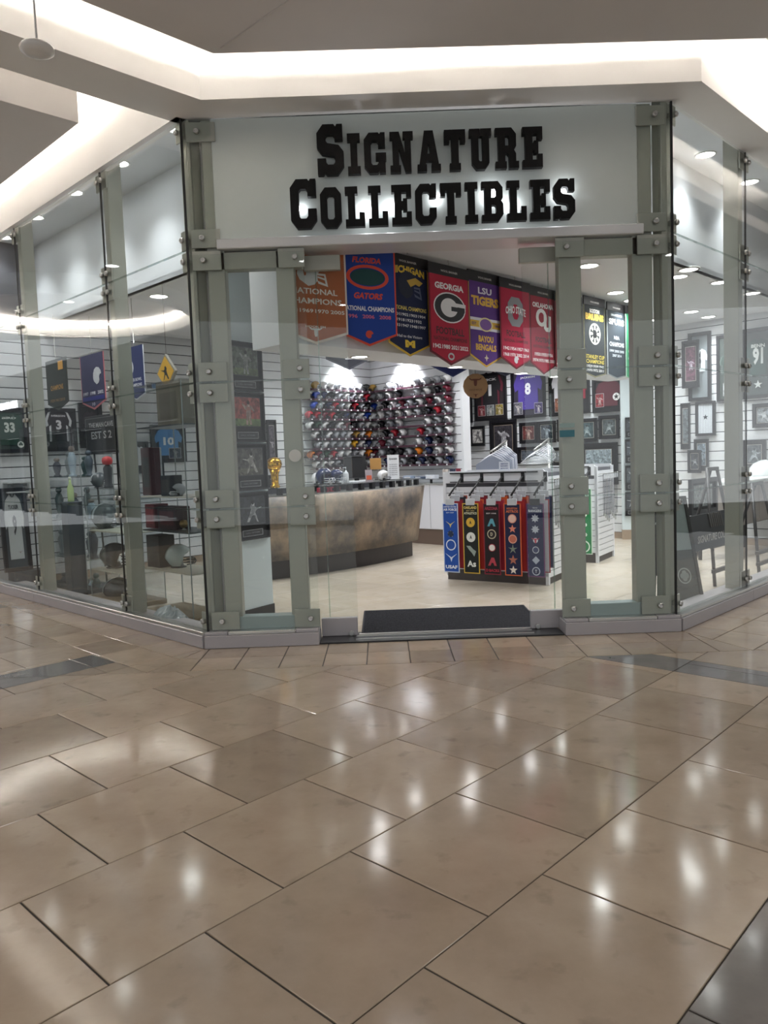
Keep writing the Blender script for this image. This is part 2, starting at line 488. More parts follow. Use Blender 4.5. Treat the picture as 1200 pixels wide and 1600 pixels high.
# cove light tubes lying on the panels (one fitting each run)
def cove(a, b, z, label):
    a = Vector((a[0], a[1], z)); b = Vector((b[0], b[1], z)); L = (b - a).length
    th_ = thing('cove_light', label, 'light', a, math.atan2(b.y - a.y, b.x - a.x), 'cove lights above the ceiling panels')
    MB().box(0, L, -0.03, 0.03, -0.03, 0.0).build('housing', M_WHITE, th_)
    MB().tube([(0, 0, 0.018), (L, 0, 0.018)], 0.018, 8).build('tube', M_COVE, th_)
cove((-0.95, 5.36), (3.25, 5.44), Zc + 0.17, 'long cove tube above the panel edge facing the lettered sign')
cove(c0 + Vector((0.18, -0.10)) + d * 0.1, c0 + Vector((0.18, -0.10)) + d * 8, Zc + 0.17, 'long cove tube above the panel edge beside the beam')
cove((3.2, 5.30), (7.1, 9.3), Zc + 0.17, 'long cove tube above the panel edge along the short glass wing')
cove(e0 + t * 0.1 + d * 0.13, e0 + t * 8.5 + d * 0.13, 4.69, 'long cove tube above the thick corridor panel along the wing')
cove(e0 + t * 0.12 + d * 0.1, e0 + t * 0.12 + d * 8.5, 4.69, 'long cove tube above the thick corridor panel along the beam')

# detector hanging below the beam
def put(px, py, Y):
    q = fw + rt * ((px - 600) / CAM_F) - up * ((py - 800) / CAM_F)
    return EYE + q * (Y / q.y)
M_TRANS = mat('milky_plastic', 'd9d6d0', 0.25)
c = put(58, 78, 4.55)
th_ = thing('ceiling_detector', 'round white detector hanging on a thin rod beside the beam', 'detector', (c.x, c.y, c.z), RAD(20))
MB().lathe([(0.0, -0.03), (0.06, -0.028), (0.092, -0.01), (0.095, 0.008), (0.085, 0.022), (0.03, 0.028), (0.012, 0.032)], 24).build('body', M_TRANS, th_)
MB().tube([(0, 0, 0.03), (0, 0, 4.39 - c.z)], 0.006, 6).build('rod', M_WHITE, th_)
MB().lathe([(0.028, 4.37 - c.z), (0.03, 4.40 - c.z)], 12).build('rod_cap', M_WHITE, th_)

# recessed lights
def downlight(x, y, z, power, label, group, r=0.075, angle=120, col=(1, .97, .93), target=None):
    th_ = thing('downlight', label, 'light', (x, y, z), 0, group)
    MB().lathe([(r * 1.25, 0.01), (r * 1.25, -0.006), (r * 1.05, -0.01), (r * 1.0, 0.008)], 20).build('trim_ring', M_WHITE, th_)
    MB().lathe([(0.001, -0.0035), (r * 0.99, -0.003), (r, 0.004)], 20).build('lens', M_LED, th_)
    lamp_spot('lamp', (0, 0, -0.03), power, (0, 0, -1) if target is None else target, angle, 0.8, col, r, th_)
    return th_

for i, (x, y) in enumerate(((-0.2, 3.6), (2.4, 3.6), (5.0, 3.4), (-1.0, 1.2), (1.6, 1.0), (4.4, 0.8), (-0.6, -1.6), (2.4, -1.8), (5.6, 5.6), (7.2, 7.4))):
    downlight(x, y, Zc, 22, 'recessed light in the floating grey panel over the concourse', 'lights of the concourse panel', 0.085, 140, (1, .97, .94))
for a_, b_ in ((1.6, 1.6), (4.2, 1.6), (1.6, 4.6), (4.4, 4.8), (6.9, 2.1)):
    q = e0 + t * a_ + d * b_
    downlight(q.x, q.y, 4.40, 22, 'recessed light in the thick panel over the side corridor', 'lights of the corridor panel', 0.085, 140, (1, .97, .94))
# shops across both corridors, seen only as reflections in the glass wings
M_FAR = mat('far_wall_paint', '55585c', 0.6); M_FARG = mat('far_shop_glass', '2c3742', 0.15)
def across(F, L, label, nm):
    w_ = MB().box(0, L, 0, .2, 2.7, 4.95).build(nm, M_FAR, None, F.w(0, 0, 0), F.a); struct(w_, label)
    MB().box(0, L, .35, .4, 0, 2.7).build('shop_glass', M_FARG, w_)
    for i in range(int(L / 2.2) + 1): MB().box(i * 2.2, i * 2.2 + .25, 0, .34, 0, 2.7).build('pier', M_FAR, w_)
    return w_
FO = Fr(-13.4, 8.2, 135); across(FO, 19, 'pale shopfront wall across the side corridor', 'wall_across_left')
FO2 = Fr(8.6, 1.1, 225 - 180); 
w2 = across(Fr(13.5, 6.0, 225), 9, 'pale shopfront wall across the other corridor', 'wall_across_right')
# round ceiling feature over the side corridor
rg = thing('ring_light', 'large round drop ring with glowing inner cove over the side corridor', 'light', (-8.8, 10.0, 4.4))
n_ = 48
def annulus(r0, r1, z0, z1):
    mb = MB(); vs = []
    for i in range(n_):
        a_ = 2 * pi * i / n_
        for r, z in ((r0, z0), (r1, z0), (r1, z1), (r0, z1)): vs.append((r * cos(a_), r * sin(a_), z))
    fs = []
    for i in range(n_):
        j = (i + 1) % n_
        for q in range(4): fs.append((4 * i + q, 4 * i + (q + 1) % 4, 4 * j + (q + 1) % 4, 4 * j + q))
    return mb.add(vs, fs, 0, False)
annulus(2.0, 2.08, -.30, 0).build('drum', M_WHITE, rg)
MB().tube([(1.93 * cos(2 * pi * i / 40), 1.93 * sin(2 * pi * i / 40), -.05) for i in range(40)], .025, 6, closed=True).build('tube', M_COVE, rg)

sg = thing('lit_shop_sign', 'glowing white sign lettering on the shopfront across the side corridor', 'sign', FO.w(14.2, -.03, 3.72), FO.a)
MB().cbox(-1.0, 1.0, 0.0, .03, -.06, .40, .004).build('backing', mat('sign_back', '33363a', .5), sg)
PIZZA_SIGN = sg
# ================================================================== STOREFRONT
def ell_(cx, cz, rx, rz, n=24): return [(cx + rx * cos(2 * pi * i / n), cz + rz * sin(2 * pi * i / n)) for i in range(n)]
ZJ = [0.13, 1.13, 2.15, 3.19, 4.19]
FF = Fr(0, 6.17, 0); FL = Fr(CL.x, CL.y, -45); FRt = Fr(CR.x, CR.y, 45)
bolt = MB().lathe([(0.022, 0.0), (0.024, 0.012), (0.020, 0.022), (0.011, 0.026), (0.010, 0.018)], 12, M=Matrix.Rotation(RAD(90), 4, 'X'))
me_bolt = bolt.mesh('bolt', M_STEEL)
def plate_obj(par, x0, x1, z0, z1, bolts, d=0.012):
    p = MB().cbox(x0, x1, d, d + 0.014, z0, z1, 0.003).build('clamp_plate', M_PLATE, par)
    for bx, bz in bolts: inst('bolt', me_bolt, p, (bx, -0.002, bz))
    return p
PZ = [(0.135, 0.285), (0.975, 1.122), (1.138, 1.285), (1.99, 2.142), (2.158, 2.31), (3.03, 3.182), (3.198, 3.35), (4.03, 4.18)]

def wing(par_names, F, ts, sgn, first_label):
    """one glazed wing; ts joint distances from the corner, sgn the local x direction away from it"""
    for b in range(len(ts) - 1):
        x0, x1 = sorted((sgn * ts[b], sgn * ts[b + 1]))
        par = sempty(par_names[b], first_label[b], F.w(0, 0, 0), F.a)
        for i in range(4):
            MB().box(x0 + 0.006, x1 - 0.006, 0, 0.012, ZJ[i] + 0.006, ZJ[i + 1] - 0.006).build('glass_pane', M_GLASS, par)
        xj = sgn * ts[b + 1]
        # seal between panes, steel post and clamp plates at the far joint
        MB().box(xj - 0.006, xj + 0.006, -0.001, 0.013, ZJ[0], ZJ[4]).build('seal', M_SEAL, par)
        MB().cbox(xj - 0.05, xj + 0.05, 0.05, 0.19, 0.0, 4.4, 0.006).build('post', M_POST, par)
        for z in ZJ[1:4]: MB().box(x0 + 0.01, x1 - 0.01, 0.001, 0.011, z - 0.005, z + 0.005).build('joint_seal', glass('clear_joint', (.78, .84, .81), 1, .05), par)
        for z0, z1 in PZ:
            for sd in (-1, 1):
                a, c = sorted((xj + sd * 0.012, xj + sd * 0.105))
                plate_obj(par, a, c, z0, z1, [((a + c) / 2 - sd * 0.012, (z0 + z1) / 2)])
            MB().box(xj - 0.02, xj + 0.02, 0.026, 0.06, (z0 + z1) / 2 - 0.02, (z0 + z1) / 2 + 0.02).build('arm', M_POST, par)
        if b == 0:
            xc = 0
            a, c = sorted((sgn * 0.012, sgn * 0.105))
            for z0, z1 in PZ:
                plate_obj(par, a, c, z0, z1, [((a + c) / 2, (z0 + z1) / 2)])
                m = (a + c) / 2
                MB().box(m - 0.02, m + 0.02, 0.026, 0.06, (z0 + z1) / 2 - 0.02, (z0 + z1) / 2 + 0.02).build('arm', M_POST, par)
            a, c = sorted((sgn * 0.01, sgn * 0.11))
            MB().cbox(a, c, 0.05, 0.17, 0.0, 4.4, 0.006).build('post', M_POST, par)
        # plinth with bright cap
        MB().cbox(x0, x1, -0.06, 0.26, 0, 0.105, 0.004).build('plinth', M_BASE, par)
        MB().cbox(x0, x1, -0.045, 0.06, 0.105, 0.132, 0.004).build('sill', M_STEEL, par)
wing(['window_1', 'window_2', 'window_3'], FL, [0, 1.43, 3.56, 5.70], -1,
     ['tall glass bay of the long wing next to the entrance corner', 'second glass bay of the long wing', 'third glass bay of the long wing'])
wing(['window_4', 'window_5'], FRt, [0, 1.57, 3.9], 1,
     ['tall glass bay of the short wing next to the entrance corner', 'second glass bay of the short wing'])

# entrance front
front = sempty('window_6', 'flat entrance front with glazed sidelights', FF.w(0, 0, 0), 0)
for x in (CL.x, CR.x): MB().box(x - 0.008, x + 0.008, -0.004, 0.012, 0.13, 4.19).build('seal', M_SEAL, front)
POSTS = {'cl': (-1.335, -1.195), 'l': (-0.79, -0.645), 'r': (1.465, 1.645), 'cr': (2.055, 2.215)}
for kx, (a, c) in POSTS.items():
    MB().cbox(a, c, 0.05, 0.17, 0.0, 4.2 if kx[0] == 'c' else 3.18, 0.006).build('post', M_POST, front)
for a, c in ((-1.476 + 0.03, -1.42), (2.285, 2.335)):
    MB().cbox(a, c, 0.03, 0.17, 0.0, 4.2, 0.004).build('post', M_POST, front)
PX = {'cl': (-1.445, -1.215), 'l': (-0.765, -0.555), 'r': (1.435, 1.665), 'cr': (2.085, 2.315)}
for kx, (a, c) in PX.items():
    zs = PZ[:6] if len(kx) == 1 else PZ[:6] + [(3.205, 3.35), (4.02, 4.17)]
    for z0, z1 in zs:
        z1_ = z1
        bx = {'cl': a + 0.09, 'l': c - 0.075, 'r': a + 0.085, 'cr': c - 0.085}[kx]
        plate_obj(front, a, c, z0, z1_, [(bx, (z0 + z1_) / 2)])
        pa, pc = POSTS[kx]; m = (max(a, pa) + min(c, pc)) / 2
        MB().box(m - 0.02, m + 0.02, 0.026, 0.06, (z0 + z1) / 2 - 0.02, (z0 + z1) / 2 + 0.02).build('arm', M_POST, front)
for a, c in ((CL.x + 0.008, -0.56), (1.43, CR.x - 0.008)):
    for i in range(3):
        MB().box(a, c, 0, 0.012, ZJ[i] + (0.005 if i else 0), (ZJ[i + 1] - 0.005 if i < 2 else 3.15)).build('glass_pane', M_GLASS, front)
    for z in ZJ[1:3]: MB().box(a, c, 0.001, 0.011, z - 0.005, z + 0.005).build('joint_seal', MATS['clear_joint'], front)
    # head bar and foot bar of the sidelight
    MB().cbox(a + 0.1, c - 0.02, 0.05, 0.16, 3.04, 3.175, 0.004).build('head_bar', M_POST, front)
    MB().cbox(a + 0.2, c - 0.1, 0.04, 0.16, 0.13, 0.235, 0.004).build('foot_bar', mat('bluegrey_metal', '93a09f', 0.35, 0.3), front)
for a, c in ((CL.x - 0.02, -0.565), (1.44, CR.x + 0.02)):
    MB().cbox(a, c, -0.06, 0.18, 0, 0.105, 0.004).build('plinth', M_BASE, front)
    for e, f in ((a, a + 0.19), (a + 0.19, c - 0.19), (c - 0.19, c)):
        MB().cbox(e + 0.002, f - 0.002, -0.05, 0.05, 0.105, 0.132, 0.004).build('sill', M_STEEL if e == a + 0.19 else M_BASE, front)
for a, c in ((CL.x + .008, -1.25), (2.10, CR.x - .008)): MB().box(a, c, 0, 0.012, 3.20, 4.185).build('glass_pane', M_GLASS, front)
# header ledge under the sign
MB().cbox(-1.24, 2.13, -0.02, 0.30, 3.185, 3.262, 0.006).build('header_ledge', mat('satin_aluminium', 'd2d3d3', 0.3, 0.35), front)
# sign panel: frosted backlit sheet
M_FROST = mat('frosted_panel', 'bec6c1', 0.5, noise=(0.8, 0.3, 'c7cec9'), coat=0.08)
MB().cbox(-1.25, 2.10, 0.03, 0.06, 3.262, 4.195, 0.004).build('sign_panel', M_FROST, front)
MB().box(-1.30, -1.25, 0.15, 0.30, 3.262, 4.19).add([], []).build('panel_stile', M_WHITE, front)
MB().box(2.10, 2.17, 0.15, 0.30, 3.262, 4.19).build('panel_stile', M_WHITE, front)

MB().box(-1.425, -1.335, 0.15, 0.19, 0.13, 4.19).build('jamb', M_WHITE, front)
# sliding door leaves parked open on both sides
for nme, a, c, e in (('door_1', -0.78, -0.252, -0.49), ('door_2', 1.20, 1.66, 1.42)):
    dr = sempty(nme, 'frameless sliding glass door leaf parked open', FF.w(0, 0.20, 0), 0)
    MB().box(a, c, 0, 0.012, 0.15, 3.12).build('glass_pane', M_GLASS, dr)
    x0, x1 = (a + 0.2, c - 0.02) if nme == 'door_1' else (c - 0.46, c - 0.1)
    rail = MB().cbox(x0 + 0.02 if nme == 'door_1' else a + 0.005, c - 0.005 if nme == 'door_1' else x1, -0.02, 0.032, 0.012, 0.165, 0.004).build('bottom_rail', M_BASE, dr)
    MB().cbox(x0 if nme == 'door_1' else a - 0.02, c - 0.03 if nme == 'door_1' else x1, -0.02, 0.032, 3.04, 3.16, 0.004).build('top_rail', M_POST, dr)
    MB().box(e - 0.004, e + 0.004, 0.03, 0.042, 0.15, 3.12).build('edge_strip', glass('glass_edge', (0.75, 0.85, 0.8), 1, 0.05), dr)
    px = c - 0.06 if nme == 'door_1' else a + 0.06
    MB().lathe([(0.02, 0.0), (0.024, 0.012), (0.02, 0.02)], 12, M=Matrix.Translation((px, -0.02, 0.035)) @ Matrix.Rotation(RAD(90), 4, 'X')).build('lock', M_STEEL, dr)
th = MB().box(-0.56, 1.43, -0.04, 0.30, -0.002, 0.012).build('trim_1', mat('dark_threshold', '2a2a2c', 0.35, 0.5)); th.location = FF.w(0, 0, 0); struct(th, 'dark metal sliding door threshold')
for yy in (0.02, 0.13):
    MB().box(-0.27, 1.2, yy, yy + 0.02, 0.012, 0.018).build('track', M_STEEL, th)

# ---------------- sign lettering: chamfered slab capitals
def ring(w, h, c, open_=None): pass
def glyph(ch):
    """outlines (first outer, then holes) on a grid about 10 wide and 14 high"""
    G = {
     'I': (6.0, [[(0,0),(6,0),(6,2.6),(4.6,2.6),(4.6,11.4),(6,11.4),(6,14),(0,14),(0,11.4),(1.4,11.4),(1.4,2.6),(0,2.6)]]),
     'T': (10, [[(2.4,0),(7.6,0),(7.6,2.4),(6.7,2.4),(6.7,11.2),(7.6,11.2),(7.6,9.4),(10,9.4),(10,14),(0,14),(0,9.4),(2.4,9.4),(2.4,11.2),(3.3,11.2),(3.3,2.4),(2.4,2.4)]]),
     'L': (9.2, [[(0,0),(9.2,0),(9.2,5),(6.6,5),(6.6,2.6),(4.7,2.6),(4.7,11.4),(6,11.4),(6,14),(0,14),(0,11.4),(1.3,11.4),(1.3,2.6),(0,2.6)]]),
     'E': (9.4, [[(0,0),(9.4,0),(9.4,4.6),(7,4.6),(7,2.6),(4.7,2.6),(4.7,5.7),(5.4,5.7),(5.4,4.8),(7.4,4.8),(7.4,9.2),(5.4,9.2),(5.4,8.3),(4.7,8.3),(4.7,11.4),(7,11.4),(7,9.6),(9.4,9.6),(9.4,14),(0,14),(0,11.4),(1.3,11.4),(1.3,2.6),(0,2.6)]]),
     'U': (10.4, [[(3.2,0),(7.2,0),(9.3,2.1),(9.3,11.4),(10.4,11.4),(10.4,14),(5.2,14),(5.2,11.4),(6.1,11.4),(6.1,3.2),(5.6,2.7),(4.8,2.7),(4.3,3.2),(4.3,11.4),(5.0,11.4),(5.0,14),(0,14),(0,11.4),(1.1,11.4),(1.1,2.1)]]),
     'N': (11, [[(0,0),(5,0),(5,2.4),(4.2,2.4),(4.2,8.2),(7.2,0),(9.9,0),(9.9,11.6),(11,11.6),(11,14),(6.2,14),(6.2,11.6),(7,11.6),(7,6.6),(4.4,14),(0,14),(0,11.6),(1.2,11.6),(1.2,2.4),(0,2.4)]]),
     'A': (11, [[(0,0),(4.4,0),(4.4,2.4),(3.9,2.4),(4.2,3.6),(6.8,3.6),(7.1,2.4),(6.6,2.4),(6.6,0),(11,0),(11,2.4),(10.1,2.4),(7.6,14),(3.4,14),(0.9,2.4),(0,2.4)], [(4.8,6.0),(6.2,6.0),(5.5,9.6)]]),
     'O': (10, [[(2.4,0),(7.6,0),(10,2.4),(10,11.6),(7.6,14),(2.4,14),(0,11.6),(0,2.4)], [(4.0,2.8),(3.3,3.5),(3.3,10.5),(4.0,11.2),(6.0,11.2),(6.7,10.5),(6.7,3.5),(6.0,2.8)]]),
     'C': (10, [[(2.4,0),(7.6,0),(10,2.4),(10,5.6),(6.7,5.6),(6.7,3.5),(6,2.8),(4,2.8),(3.3,3.5),(3.3,10.5),(4,11.2),(6,11.2),(6.7,10.5),(6.7,9),(10,9),(10,14),(7.9,14),(7.4,13.4),(6.8,14),(2.4,14),(0,11.6),(0,2.4)]]),
     'G': (10.4, [[(2.4,0),(6.4,0),(7.2,0.8),(7.2,0),(10,0),(10,4.4),(10.4,4.4),(10.4,7),(5.4,7),(5.4,4.6),(6.7,4.6),(6.7,3.5),(6,2.8),(4,2.8),(3.3,3.5),(3.3,10.5),(4,11.2),(6,11.2),(6.7,10.5),(6.7,9),(10,9),(10,14),(7.9,14),(7.4,13.4),(6.8,14),(2.4,14),(0,11.6),(0,2.4)]]),
     'S': (10, [[(0,0),(2.2,0),(2.7,0.7),(3.4,0),(7.6,0),(10,2.4),(10,6.4),(8.2,8.2),(4,8.8),(3.3,9.5),(3.3,10.6),(3.9,11.2),(6,11.2),(6.7,10.5),(6.7,9.6),(9.8,9.6),(9.8,14),(7.7,14),(7.2,13.3),(6.5,14),(2.4,14),(0,11.6),(0,7.6),(1.8,5.8),(6.1,5.2),(6.7,4.6),(6.7,3.4),(6.1,2.8),(4,2.8),(3.3,3.5),(3.3,4.6),(0,4.6)]]),
     'R': (11, [[(0,0),(5.2,0),(5.2,2.4),(4.6,2.4),(4.6,5.2),(5.6,5.2),(6.4,4.4),(6.4,0),(11,0),(11,2.4),(9.7,2.4),(9.7,5.0),(8.7,6.4),(9.8,7.6),(9.8,11.8),(7.6,14),(0,14),(0,11.6),(1.3,11.6),(1.3,2.4),(0,2.4)], [(4.6,7.8),(4.6,11.3),(6,11.3),(6.6,10.7),(6.6,8.4),(6,7.8)]]),
     'B': (10.2, [[(0,0),(7.8,0),(10.2,2.4),(10.2,6),(9.2,7.2),(10,8.2),(10,11.8),(7.8,14),(0,14),(0,11.6),(1.3,11.6),(1.3,2.4),(0,2.4)], [(4.6,2.7),(4.6,5.8),(6.2,5.8),(6.8,5.2),(6.8,3.3),(6.2,2.7)], [(4.6,8.3),(4.6,11.3),(6,11.3),(6.6,10.7),(6.6,8.9),(6,8.3)]]),
    }
    return G[ch]
def curve_mesh(name, splines, depth, mats, bevel=0.0):
    cu = bpy.data.curves.new(name, 'CURVE'); cu.dimensions = '2D'; cu.fill_mode = 'BOTH'; cu.extrude = depth / 2; cu.bevel_depth = bevel; cu.bevel_resolution = 0
    for pts in splines:
        sp = cu.splines.new('POLY'); sp.points.add(len(pts) - 1)
        for i, p in enumerate(pts): sp.points[i].co = (p[0], p[1], 0, 1)
        sp.use_cyclic_u = True
    tmp = bpy.data.objects.new('tmp', cu)
    me = bpy.data.meshes.new_from_object(tmp)
    bpy.data.objects.remove(tmp); bpy.data.curves.remove(cu)
    me.name = name
    for m in (mats if isinstance(mats, (list, tuple)) else [mats]): me.materials.append(m)
    return me
M_LETTER = mat('black_letter', '070606', 0.55, noise=(20, 0.2, '0a0909'), spec=0.2)
M_HALO = glow('letter_led', 'eef0ff', 4)
def sign_word(word, x0, x1, ztop_big, zb, ztop_small):
    scb = (ztop_big - zb) / 14; scs = (ztop_small - zb) / 14
    ws = [glyph(c)[0] * (scb if i == 0 else scs) for i, c in enumerate(word)]
    gap = 0.03; kx = ((x1 - x0) - gap * (len(word) - 1)) / sum(ws); ws = [v * kx for v in ws]; x = x0
    for i, c in enumerate(word):
        sc = scb if i == 0 else scs
        outl = [[(px * sc * kx, pz * sc) for px, pz in sp] for sp in glyph(c)[1]]
        me = curve_mesh('sign_letter', outl, 0.05, M_LETTER)
        o = inst('sign_letter', me, None, FF.w(x, -0.04, zb), (RAD(90), 0, 0))
        tag(o, ('black slab capital %s in the %s word of the storefront sign' if word.count(c) == 1 else ['first', 'second', 'third'][word[:i].count(c)] + ' black capital %s in the %s word of the storefront sign') % (c, 'upper' if word[0] == 'S' else 'lower'), 'letter', 'sign letters')
        x += ws[i] + gap
sw = FF.pix(498, 240, 0.08), FF.pix(843, 240, 0.08)
sign_word('SIGNATURE', -0.415, 1.335, 4.085, 3.705, 4.01)
sign_word('COLLECTIBLES', -0.64, 1.58, 3.68, 3.305, 3.61)
# small leds glowing between letters and panel
for (x, z, p) in ((-0.05, 3.45, 3.0), (0.14, 3.47, 1.6), (0.50, 3.52, 1.2), (0.93, 3.53, 3.4), (1.10, 3.45, 2.0), (1.52, 3.56, 1.4), (-0.56, 3.48, 0.7), (1.47, 3.50, .8)):
    th_ = thing('sign_led', 'small white led glowing on the panel behind the sign letters', 'light', FF.w(x, 0.024, z), 0, 'halo leds behind the sign letters')
    MB().lathe([(0.012, -0.004), (0.012, 0.004), (0.006, 0.007)], 10, M=Matrix.Rotation(RAD(90), 4, 'X')).build('led', M_HALO, th_)
    l = bpy.data.lights.new('lamp', 'POINT'); l.energy = p * 0.2; l.shadow_soft_size = 0.016; l.color = (.93, .94, 1)
    lo = bpy.data.objects.new('lamp', l); COL.objects.link(lo); lo.parent = th_; lo.location = (0, -0.02, 0)

# entrance mat
mt = thing('entrance_mat', 'dark charcoal ribbed mat lying in the shop entrance', 'mat', (0.53, 6.88, 0.0), 0)
M_MAT = mat('mat_fibre', '26262b', 0.95, noise=(60, 0.8, '3a3a40'), bump=(150, 0.8))
mb = MB().cbox(-0.76, 0.80, -0.47, 0.47, 0.006, 0.02, 0.005)
mb.build('carpet', M_MAT, mt)
MB().cbox(-0.78, 0.74, -0.505, -0.468, 0.0, 0.016, 0.004).build('edge_strip', M_STEEL, mt)
ribs = MB()
for i in range(46): ribs.box(-0.745, 0.785, -0.455 + i * 0.0198, -0.446 + i * 0.0198, 0.019, 0.0225)
ribs.build('ribs', M_MAT, mt)['kind'] = 'stuff'

# ================================================================== SHOP SHELL
Z_IN = 3.37
M_IN = mat('shop_white', 'dfe2e6', 0.55)
M_SLAT = mat('slatwall_white', 'dfe1e4', 0.45)
M_GROOVE = mat('slat_groove', '3a3a40', 0.6)
LW = Fr(-4.95, 9.65, 45); RW = Fr(1.05, 15.65, -45)
def slat_wall(name, F, L, label, z1=3.37, pitch=0.145):
    w_ = MB().box(0, L, 0.02, 0.12, 0, 4.4).build(name, M_GROOVE, None, F.w(0, 0, 0), F.a); struct(w_, label)
    z = 0.10
    base = MB().box(0, L, -0.012, 0.02, 0, 0.098).build('skirting', mat('tan_stone', 'a08c78', 0.5), w_)
    me = MB().cbox(0, L, 0.0, 0.021, 0.006, pitch - 0.006, 0.003).mesh('slat', M_SLAT)
    while z < z1 - 0.05: inst('slat', me, w_, (0, 0, z)); z += pitch
    return w_
slat_wall('wall_left', LW, 8.48, 'white slatwall behind the counter side of the shop')
slat_wall('wall_right', RW, 7.57, 'white slatwall covered with framed memorabilia')
# inner ceiling with the two higher window bays left open along the wings
dep = 0.75
iL = CL + Vector((S, S)) * dep; iR = CR + Vector((-S, S)) * dep
a = Vector((CL.x + dep * (sqrt(2)) - 0.17, 6.34)); b = Vector((CR.x - dep * sqrt(2) + 0.17, 6.34))
pin = [a, b, b + Vector((S, S)) * 6.2, Vector((1.05, 15.7)), a + Vector((-S, S)) * 5.2 ]
mb = MB().prism(pin, Z_IN, Z_IN + 0.05); cin = mb.build('ceiling_inside', M_IN); struct(cin, 'white shop ceiling')
# drop faces and high lids of the window bays
for nm, A0, dd, nn, ln in (('wall_bay_left', a, Vector((-S, S)), Vector((S, S)), 6.0), ('wall_bay_right', b, Vector((S, S)), Vector((-S, S)), 6.2)):
    o = MB().prism([A0, A0 + dd * ln, A0 + dd * ln + nn * 0.06, A0 + nn * 0.06], Z_IN, 4.46).build(nm, M_IN); struct(o, 'white drop above a display bay')
o = MB().prism([CL + Vector((.02, .2)), a + Vector((.1, .0)), a + Vector((-S, S)) * 6.2, CL + Vector((-S, S)) * 6.2 + Vector((.1, .1))], 4.40, 4.45).build('ceiling_bay_left', M_IN); struct(o, 'white lid of the display bay behind the long wing')
o = MB().prism([CR + Vector((-.02, .2)), CR + Vector((S, S)) * 6.2 + Vector((-.1, .1)), b + Vector((S, S)) * 6.2, b + Vector((-.1, 0))], 4.40, 4.45).build('ceiling_bay_right', M_IN); struct(o, 'white lid of the display bay behind the short wing')
o = MB().box(a.x, b.x, 0.30, 0.36, 3.24, 4.44).build('wall_sign_back', M_IN, None, (0, 6.17, 0)); struct(o, 'white back of the sign box')
# dropped bulkhead that carries the banners
BK = Fr(-0.72, 6.36, 45)          # runs back to the right
o = MB().box(0, 6.2, 0.0, 0.52, 2.47, Z_IN).build('wall_bulkhead', M_IN, None, BK.w(0, 0, 0), BK.a); struct(o, 'white dropped bulkhead carrying the row of banners')
o = MB().box(-1.75, -0.62, 0, 0.1, 2.74, Z_IN).build('wall_pier_head', M_IN, None, (0, 7.75, 0)); struct(o, 'white panel above the counter end')
# pier with plaques
PR = Fr(-1.40, 7.09, math.degrees(math.atan2(0.397, 0.272)))
pier = MB().box(-0.25, 0.48, 0.0, 0.12, 0.0, Z_IN).build('wall_pier', mat('pale_blue_white', 'd5e0e4', 0.5), None, PR.w(0, 0, 0), PR.a); struct(pier, 'pale pier standing behind the sidelight')
MB().box(-0.25, 0.485, -0.012, 0.0, 0.0, 0.10).build('skirting', M_BLACK, pier)
# lights inside
for i, t_ in enumerate((0.6, 1.62, 2.65, 3.7, 4.7)):
    p = CL + Vector((-S, S)) * t_ + Vector((S, S)) * 0.30
    downlight(p.x, p.y, 4.40, 20, 'bright recessed light in the high bay behind the long glass wing', 'lights of the long window bay', 0.085, 110, (.96, .98, 1))
for t_ in (0.7, 1.9, 3.1):
    p = CR + Vector((S, S)) * t_ + Vector((-S, S)) * 0.5
    downlight(p.x, p.y, 4.40, 20, 'bright recessed light in the high bay behind the short glass wing', 'lights of the short window bay', 0.085, 110, (.96, .98, 1))
def zpix(px, py, z):
    q = fw + rt * ((px - 600) / CAM_F) - up * ((py - 800) / CAM_F)
    return EYE + q * ((z - CAM_H) / q.z)
for px, py in ((920, 415), (962, 457), (987, 469), (1060, 432), (1076, 421), (1125, 441), (1080, 487), (1107, 495), (1175, 458)):
    p = zpix(px, py, Z_IN)
    downlight(p.x, p.y, Z_IN, 26, 'round recessed light in the flat shop ceiling', 'lights of the shop ceiling', 0.09, 130, (.95, .975, 1))
for x, y in ((1.17, 11.1), (-0.2, 9.75), (-1.6, 9.3), (-2.4, 8.6), (0.3, 10.6), (2.2, 12.6), (2.0, 13.7), (3.1, 12.5), (4.1, 11.4), (-0.9, 12.3), (0.9, 12.2)):  # later entries are added lights that brighten the framed wall and helmet walls
    downlight(x, y, Z_IN, 30, 'round recessed light in the ceiling further back in the shop, several of them added fill', 'lights deeper in the shop', 0.09, 130, (.95, .975, 1))
for px, py in ((562, 557), (712, 573), (868, 588), (815, 583)):
    p = zpix(px, py, 2.47)
    downlight(p.x, p.y, 2.47, 10, 'small recessed light in the underside of the banner bulkhead', 'lights under the bulkhead', 0.075, 130, (.95, .975, 1))

st = MB().plate(ell_(0, 0, .05, .05), -.0012, 0).build('round_sticker', mat('white_sticker', 'c9cbc6', .5), front)
st.location = (FF.pix(461, 712)[0], -.0005, FF.pix(461, 712)[1])
x_, z_ = FF.pix(886, 676); MB().box(x_ - .06, x_ + .06, -.002, -.0005, z_ - .035, z_ + .02).build('sticker', mat('teal_sticker', '2f6f7c', .4), front)
x_, z_ = FF.pix(886, 664); MB().box(x_ - .06, x_ + .06, -.002, -.0005, z_ - .02, z_ + .015).build('sticker', mat('pale_sticker', '8fa6a2', .4), front)
